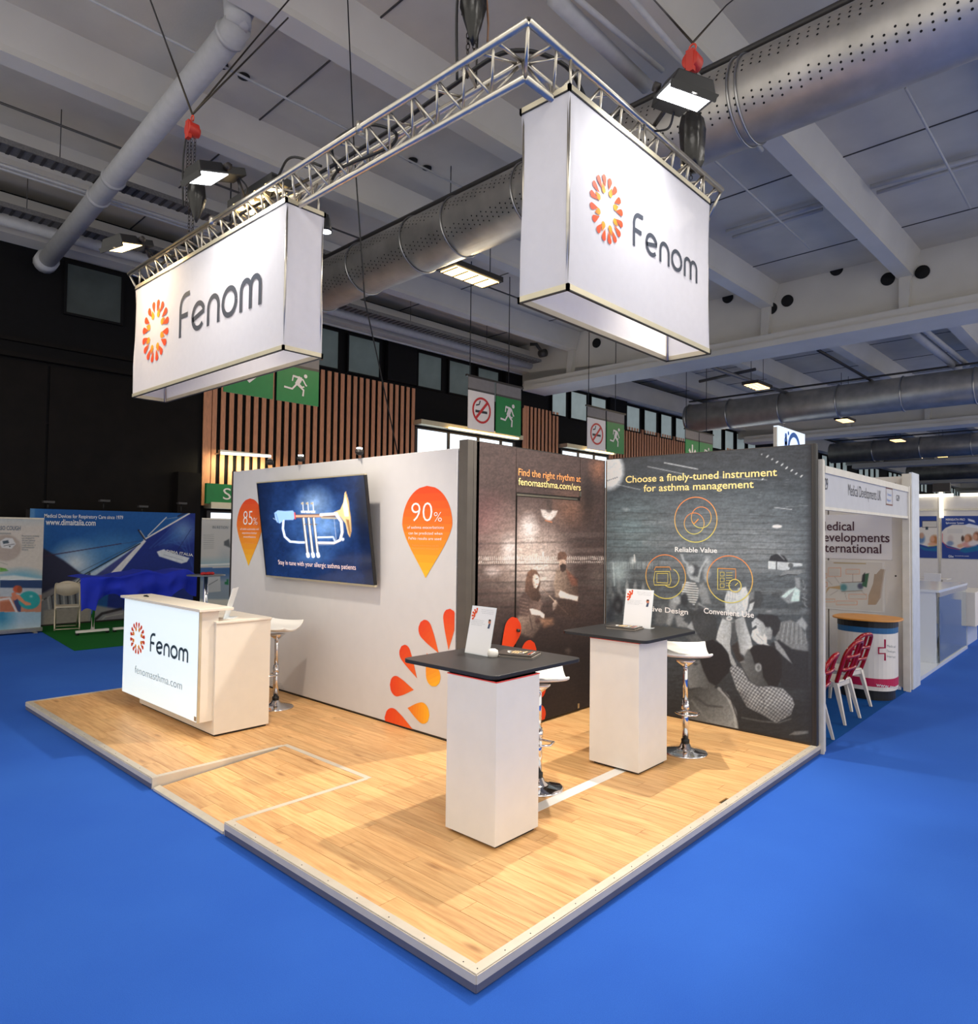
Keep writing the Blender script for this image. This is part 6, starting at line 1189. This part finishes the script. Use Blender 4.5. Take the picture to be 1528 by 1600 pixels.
def inh(X, Y, a, c):
    p = Paint(X, Y, (212, 206, 198)); zx = lambda x: 1270+x/6.665; zy = lambda y: 720+y/6.665; Z = lambda *q: [(zx(x), zy(y)) for x, y in q]
    p.blob(zx(400), zy(1330), 30, 12, (176, 182, 182), .8, 1); p.blob(zx(240), zy(1120), 30, 8, (226, 220, 210), .5, 1); p.line(Z((220, 1062), (550, 1072)), 1.2, (170, 140, 70), .9)
    O = (222, 150, 110)
    for (x0, y0, x1, y1) in ((160, 1115, 290, 1205), (345, 1130, 485, 1180), (95, 1175, 145, 1220), (95, 1265, 150, 1310), (375, 1390, 560, 1440), (245, 1460, 460, 1500), (120, 1440, 230, 1470), (700, 1225, 755, 1310)):
        q = Z((x0, y0), (x1, y0), (x1, y1), (x0, y1)); p.line(q+[q[0]], .8, O, .9)
        for k in range(int((y1-y0)/16)): p.line(Z((x0+12, y0+14+16*k), (x1-20, y0+14+16*k)), .6, (170, 160, 150), .6)
    for q in (((225, 1205), (275, 1275)), ((415, 1180), (415, 1260)), ((150, 1240), (200, 1290)), ((180, 1400), (260, 1350)), ((350, 1440), (330, 1360)), ((550, 1400), (500, 1350))): p.line(Z(*q), .5, (140, 130, 124), .8)
    p.poly(Z((285, 1275), (510, 1262), (535, 1300), (515, 1350), (300, 1362), (270, 1320)), (176, 190, 192), .9); p.line(Z((300, 1268), (510, 1260)), 1, (120, 96, 80), .8); p.line(Z((300, 1362), (515, 1352)), 1, (130, 110, 90), .8); p.blob(zx(320), zy(1320), 7, 7, (70, 130, 134), .8, .5); p.blob(zx(495), zy(1305), 6, 6, (70, 70, 96), .85, .5)
    p.poly(Z((160, 1315), (210, 1310), (285, 1300), (285, 1340), (220, 1330), (175, 1325), (135, 1378), (145, 1340)), (190, 156, 110), .9); p.poly(Z((530, 1180), (585, 1170), (560, 1320), (510, 1300)), (58, 100, 74), .95); p.poly(Z((515, 1190), (545, 1160), (540, 1260), (505, 1265)), (50, 52, 56), .9)
    return p.C
part('poster_board', bx((XP-.010, .33, .98), (XP-.001, 1.6, 1.68), M_white), sw)
grid_print('inhaler_poster', sw, rect((XP-.012, 1.55, 1.0), (0, -1.19, 0), (0, 0, .67)), 130, 90, inh)
# leaflet holder of grey plastic on the poster wall
b = MB(); S_ = [(1372, 945), (1376, 948), (1388, 933), (1391, 925), (1377, 893), (1379, 889), (1370, 897), (1364, 898), (1356, 938), (1356, 946)]
b.prism([PX(x, y, 7.9) for x, y in [(1356, 945), (1367, 945), (1374, 934), (1381, 890), (1376, 889), (1369, 897), (1366, 897), (1364, 912), (1357, 930)]], (.07, 0, 0), mat('taupe_plastic', (158, 142, 124), .4)); part('spacer_device', b, None, label='tall taupe plastic device model standing on the round promotion counter', cat='model')
# promotion counter
pc = thing('promo_counter', (7.55, .62, 0), 'rounded white promotion counter with a blue band and orange wooden top', 'counter')
Cx, Cy = 7.60, .33
def oval(rx, ry, z0, z1, m, n=36, p=2.6, cx=Cx, cy=Cy):
    b = MB(); pts = []
    for i in range(n):
        a = 2*PI*i/n; ca, sa = math.cos(a), math.sin(a); pts.append((cx+rx*abs(ca)**(2/p)*(1 if ca > 0 else -1), cy+ry*abs(sa)**(2/p)*(1 if sa > 0 else -1), z0))
    b.prism(pts, (0, 0, z1-z0), m); return b
part('base_ring', oval(.28, .30, 0, .13, M_black), pc); part('printed_wrap', oval(.32, .33, .13, .83, M_bp), pc); part('crimson_band', oval(.322, .332, .18, .28, M_crimson), pc); part('blue_band', oval(.322, .332, .83, .90, mat('petrol_blue', (28, 92, 140), .5)), pc); part('black_band', oval(.325, .335, .90, .98, M_black), pc); part('wood_top', oval(.38, .39, .98, 1.0, mat('orange_beech', (214, 146, 66), .4, var=.08)), pc, bevel=.005)
xw = Cx-.345; b = MB(); A = PX(1368, 1072, 7.27); B = PX(1393, 1072, 7.27)
def pw(x, y): P = PX(x, y, 7.275); return (-P[1], P[2])
stroke(b, [pw(1383, 999), pw(1383, 1012), pw(1373, 1012), pw(1373, 1021), pw(1383, 1021), pw(1383, 1032)], .022, M_crimson, (7.27, 0, 0), E_Y, off=.004); part('cross_logo', b, pc)
b = MB(); A = PX(1369, 1072, 7.272); text_on(b, 'www.medi', (7.272, A[1], A[2]), E_Y, .27, M_whiteink, height=.04, off=.006, bold=.02)
for k, s in enumerate(('Medical', 'Developm', 'Internat')): A = PX(1386, 1011+8*k, 7.272); text_on(b, s, (7.272, A[1], A[2]), E_Y, .09, M_grey, height=.03, off=.006)
part('lettering', b, pc)
# red-backed chairs
def booth_chair(loc, rz, label):
    t = thing('plastic_chair', loc, label, 'chair', 'white plastic chairs with red loop backs', rz=rz)
    m = mat('white_chair_plastic', (214, 206, 196), .35, var=0)
    part('seat', bx((-.21, -.20, .43), (.21, .20, .455), m), t, bevel=.012, subsurf=0); part('seat_apron', MB().box((-.2, -.19, .385), (.2, -.165, .43), m).box((-.2, .165, .385), (.2, .19, .43), m).box((-.2, -.165, .385), (-.18, .165, .43), m).box((.18, -.165, .385), (.2, .165, .43), m), t)
    for sx in (-1, 1):
        for sy in (-1, 1):
            b = MB(); x, y = .185*sx, .17*sy; X2, Y2 = .225*sx, (.28 if sy < 0 else .22)*sy; f = lambda cx, cy, w, z: [(cx-w, cy-w, z), (cx+w, cy-w, z), (cx+w, cy+w, z), (cx-w, cy+w, z)]
            b.hexa(f(X2, Y2, .012, 0), f(x, y, .024, .44), m); part('leg', b, t)
    part('back_arch', MB().tube(sag([(-.19, -.18, .44), (-.205, -.23, .60), (-.20, -.28, .76), (-.12, -.335, .865), (0, -.35, .885), (.12, -.335, .865), (.20, -.28, .76), (.205, -.23, .60), (.19, -.18, .44)], 5), .022, M_redpl, 10), t)
    for z, y, w in ((.58, -.235, .195), (.72, -.275, .19)): part('back_rung', MB().tube(sag([(-w, y, z), (-w*.5, y-.03, z+.004), (w*.5, y-.03, z+.004), (w, y, z)], 4), .019, M_redpl, 8), t)
    part('back_spindle', MB().tube(sag([(.0, -.19, .45), (0, -.262, .60), (0, -.31, .75), (0, -.35, .88)], 4), .017, M_redpl, 8), t)
    return t
booth_chair((4.93, .30, 0), math.radians(6), 'white chair with a red loop back nearest the white booth post')
booth_chair((6.08, .38, 0), math.radians(-4), 'white chair with a red loop back, middle one of the three in the booth')
booth_chair((6.80, .46, 0), math.radians(-12), 'white chair with a red loop back closest to the round promotion counter')
part('booth_carpet', MB().prism([(4.78, .03, .001), (8.4, .03, .001), (8.4, 3.2, .001), (4.78, 3.2, .001)], (0, 0, .006), M_carpet2), None, label='darker blue carpet under the red-backed chairs in the right booth', cat='carpet')
# thick white pillar wall at the booth end
t = thing('pillar_wall', (8.7, .2, 0), 'thick white wall end with screws between the chair booth and the glass counter', 'wall end')
part('left_face', bx((8.40, -.01, 0), (8.43, .10, 2.88), M_bw), t); part('front_face', bx((8.43, -.015, 0), (8.86, .02, 2.9), mat('pale_blue_white', (200, 206, 216), .4)), t); part('core', MB().box((8.56, .02, 0), (8.84, 2.6, 2.86), M_bp).box((8.43, .02, 0), (8.56, .10, 2.86), M_bp), t)
b = MB()
for z in (.25, 1.5, 2.75): b.tube([(8.40, .18, z), (8.396, .18, z)], .012, M_dkf, 10)
part('wall_screws', b, t, kind='stuff')
# glass display counter
gc = thing('display_counter', (11.7, .5, 0), 'glossy white display counter with a glass front and open corner', 'counter')
M_gw = mat('glossy_white', (214, 220, 230), .12, var=0); M_glass = mat('clear_glass', (225, 235, 238), .05, var=0, trans=.9)
part('base_plate', bx((8.95, .04, 0), (13.2, 1.4, .05), M_gw), gc); part('left_side', bx((10.62, .1, .05), (10.68, 1.2, 1.16), M_gw), gc); part('top', bx((10.60, .05, 1.16), (13.3, 1.2, 1.20), M_gw), gc); part('back_side', bx((10.68, 1.14, .05), (13.2, 1.2, 1.16), M_gw), gc)
part('front_glass', bx((10.68, .06, .05), (13.2, .075, 1.10), M_glass), gc); part('front_rail', bx((10.66, .05, 1.09), (13.25, .09, 1.16), M_alu), gc); part('inner_plinth', bx((10.9, .3, .05), (12.6, 1.0, .12), M_bp), gc)
b = MB(); P = PY(1468, 1012, .4); text_on(b, 'NOX', (P[0], .4, P[2]-.05), (1, 0, 0), .75, M_grey, height=.22, off=.004); part('lettering', b, gc)
part('loose_cable', MB().tube(sag([PY(1468, 950, .2), PY(1471, 980, .2), PY(1466, 1000, .2), PY(1467, 1025, .2)]), .012, M_cable, 6), gc)
t = thing('white_cabinet', (14, .4, 0), 'white cabinet standing right behind the glass display counter', 'cabinet'); A = PX(1467, 930, 13.45); 
zc0, zc1 = .38, 1.02
part('cabinet_box', bx((13.45, -.05, zc0), (14.9, .9, zc1), M_bp), t, bevel=.01); part('plinth', bx((13.6, .1, 0), (14.8, .8, zc0), M_gw), t)
# ============================================================ FAR RIGHT
XFAR = 25.5
fw = thing('far_partition', (XFAR, 1.5, 0), 'far pale partition wall with two blue posters at the right edge', 'partition wall')
ytop = PX(1500, 770, XFAR)[2]
for i, (a, c) in enumerate(((-2.0, .45), (.5, 2.48), (2.53, 4.6), (4.65, 7.0))): part('wall_panel', bx((XFAR, a, 0), (XFAR+.1, c, ytop-.1), M_bp), fw)
for y in (.475, 2.505, 4.625): part('wall_joint', bx((XFAR-.02, y-.03, 0), (XFAR+.05, y+.03, ytop-.1), M_alu), fw)
part('top_rail', bx((XFAR-.03, -2, 2.98), (XFAR+.03, 7, 3.04), M_alu), fw)
part('light_strip', bx((XFAR-.08, 2.1, ytop-.12), (XFAR-.0, 4.2, ytop-.02), M_emt), fw); part('light_strip', bx((XFAR-.08, -1.0, ytop-.12), (XFAR-.0, 1.9, ytop-.02), M_emt), fw)
P = PX(1470, 785, XFAR-.1); Q = PX(1471, 809, XFAR-.1); part('vertical_tube_lamp', MB().tube([(P[0], P[1], P[2]+.45), Q], .06, M_emt, 8), fw); part('lamp_bracket', bx((XFAR-.2, P[1]-.28, P[2]+.35), (XFAR-.05, P[1]+.22, P[2]+.65), M_dkf), fw)
def pf(X, Y, a, c):
    p = Paint(X, Y, (222, 214, 202)); zx = lambda x: 1420+x/5.0; zy = lambda y: 740+y/5.0; Z = lambda *q: [(zx(x), zy(y)) for x, y in q]
    B = (34, 62, 138); T_ = (20, 112, 148)
    p.poly(Z((250, 330), (560, 330), (560, 420), (440, 400), (340, 400), (285, 425), (250, 460)), B, .97); p.poly(Z((60, 330), (246, 330), (246, 420), (160, 405), (60, 425)), B, .97)
    p.poly(Z((250, 530), (300, 560), (400, 590), (470, 560), (560, 550), (560, 670), (250, 670)), B, .97); p.poly(Z((300, 575), (380, 600), (460, 575), (560, 560), (560, 600), (440, 620)), T_, .8, 2); p.poly(Z((60, 545), (150, 570), (246, 560), (246, 665), (60, 665)), B, .97); p.poly(Z((60, 560), (150, 585), (246, 570), (246, 610), (120, 600)), T_, .8, 2)
    p.line(Z((262, 470), (262, 530), (300, 575), (400, 595)), 1, (210, 60, 70), .8); p.line(Z((150, 570), (246, 560)), 1, (120, 190, 60), .8)
    sk = (214, 160, 128)
    for (x, y, rx, ry, col) in ((325, 510, 6, 8, (206, 190, 180)), (322, 545, 7, 5, (120, 140, 170)), (465, 510, 8, 9, (150, 84, 44)), (455, 508, 5, 7, sk), (530, 490, 7, 9, (120, 60, 34)), (520, 495, 5, 7, sk), (455, 555, 12, 6, (214, 150, 140)), (420, 508, 3, 6, (70, 44, 36)), (500, 545, 10, 6, (222, 210, 206)), (200, 520, 9, 10, (176, 112, 62)), (185, 512, 4, 6, sk), (95, 510, 8, 10, (86, 122, 168)), (100, 485, 5, 6, (196, 150, 120)), (400, 565, 6, 4, sk), (180, 552, 8, 4, sk)): p.blob(zx(x), zy(y), rx, ry, col, .92, .5)
    p.poly(Z((440, 400), (470, 390), (560, 410), (560, 432), (450, 415)), (232, 232, 234), .95); p.poly(Z((460, 350), (510, 365), (520, 385), (465, 368)), (232, 232, 234), .95); q = Z((105, 370), (218, 370), (218, 420), (105, 420)); p.poly(q, (214, 206, 190), .95); p.line(q+[q[0]], .7, (40, 34, 44), .9); p.poly(Z((130, 415), (150, 415), (150, 438), (130, 438)), (30, 44, 60), .9)
    for k in range(4): p.line(Z((302, 436+9*k), (420, 436+9*k)), .5, (160, 160, 164), .6)
    return p.C
za, zb_ = PX(1500, 873, XFAR)[2], PX(1500, 806, XFAR)[2]
part('poster_board', bx((XFAR-.02, .1, za), (XFAR-.001, 2.44, zb_), M_white), fw); part('poster_board', bx((XFAR-.02, 2.58, za), (XFAR-.001, 4.4, zb_), M_white), fw)
grid_print('clinic_poster', fw, rect((XFAR-.025, 2.44, za), (0, -2.0, 0), (0, 0, zb_-za)), 120, 110, pf); grid_print('clinic_poster', fw, rect((XFAR-.025, 3.9, za), (0, -1.32, 0), (0, 0, zb_-za)), 80, 110, pf)
def fart(s, x0, x1, y, h, m=M_whiteink): A = PX(x0, y, XFAR); B = PX(x1, y, XFAR); b = MB(); text_on(b, s, (XFAR, A[1], A[2]), E_Y, A[1]-B[1], m, height=h, off=.04, bold=.01); part('lettering', b, fw)
fart('MIRREATH PRO', 1478, 1508, 813.5, .07); fart('Spirometer System', 1478, 1506, 818.5, .06); fart('Gibe', 1482, 1490, 871, .08); fart('www.breath-clinic.example', 1492, 1514, 869, .03)
t = thing('far_table', (23, 3.1, 0), 'small pale table in front of the far partition wall', 'table'); A = PX(1436, 902, 23); B = PX(1483, 902, 23)
part('table_top', bx((22.6, B[1], A[2]-.03), (23.4, A[1], A[2]), M_bp), t); 
for y in (A[1]-.2, B[1]+.2): part('leg', bx((22.95, y-.03, 0), (23.05, y+.03, A[2]-.03), M_alu), t)
t = thing('far_chair', (22.3, 2.9, 0), 'small white chair at the pale table by the far partition', 'chair'); P = PX(1456, 897, 22.2)
part('backrest', bx((22.25, P[1]-.22, .62), (22.29, P[1]+.22, .98), M_white), t, bevel=.01); part('seat', bx((22.27, P[1]-.22, .44), (22.65, P[1]+.22, .47), M_white), t)
for (x, y) in ((22.3, -.2), (22.3, .2), (22.62, -.2), (22.62, .2)): part('leg', bx((x-.012, P[1]+y-.012, 0), (x+.012, P[1]+y+.012, .44), M_alu), t)
# lit cube sign beyond the crowd wall
t = thing('lightbox_sign', (15.6, 4, 3.6), 'glowing white box sign with a blue dotted logo above the crowd wall top', 'sign')
part('side_panel', bx((14.62, 4.01, 3.7), (14.66, 4.09, 4.66), M_cwhite), t); fpn = part('lit_front', bx((14.66, 3.99, 3.7), (16.56, 4.1, 4.70), mat('lightbox_face', (225, 238, 248), .4, var=0, emis=(226, 240, 252), estr=.7)), t)
P = PY(1241, 697, 3.98); b = MB(); stroke(b, arc(P[0], P[2]-.12, .40, -20, 200, 20), .12, M_blueink, (0, 3.985, 0), (1, 0, 0), off=.004)
for (x, y, r) in ((1228, 689, .10), (1228, 681, .07), (1232, 677, .05), (1228, 695, .09)): q = PY(x, y, 3.98); b.disc(q, r, (1, 0, 0), (0, 0, 1), M_blueink, 14)
part('blue_logo', b, t); part('support_mast', bx((15.4, 4.3, 0), (15.5, 4.4, 3.7), M_alu), t)
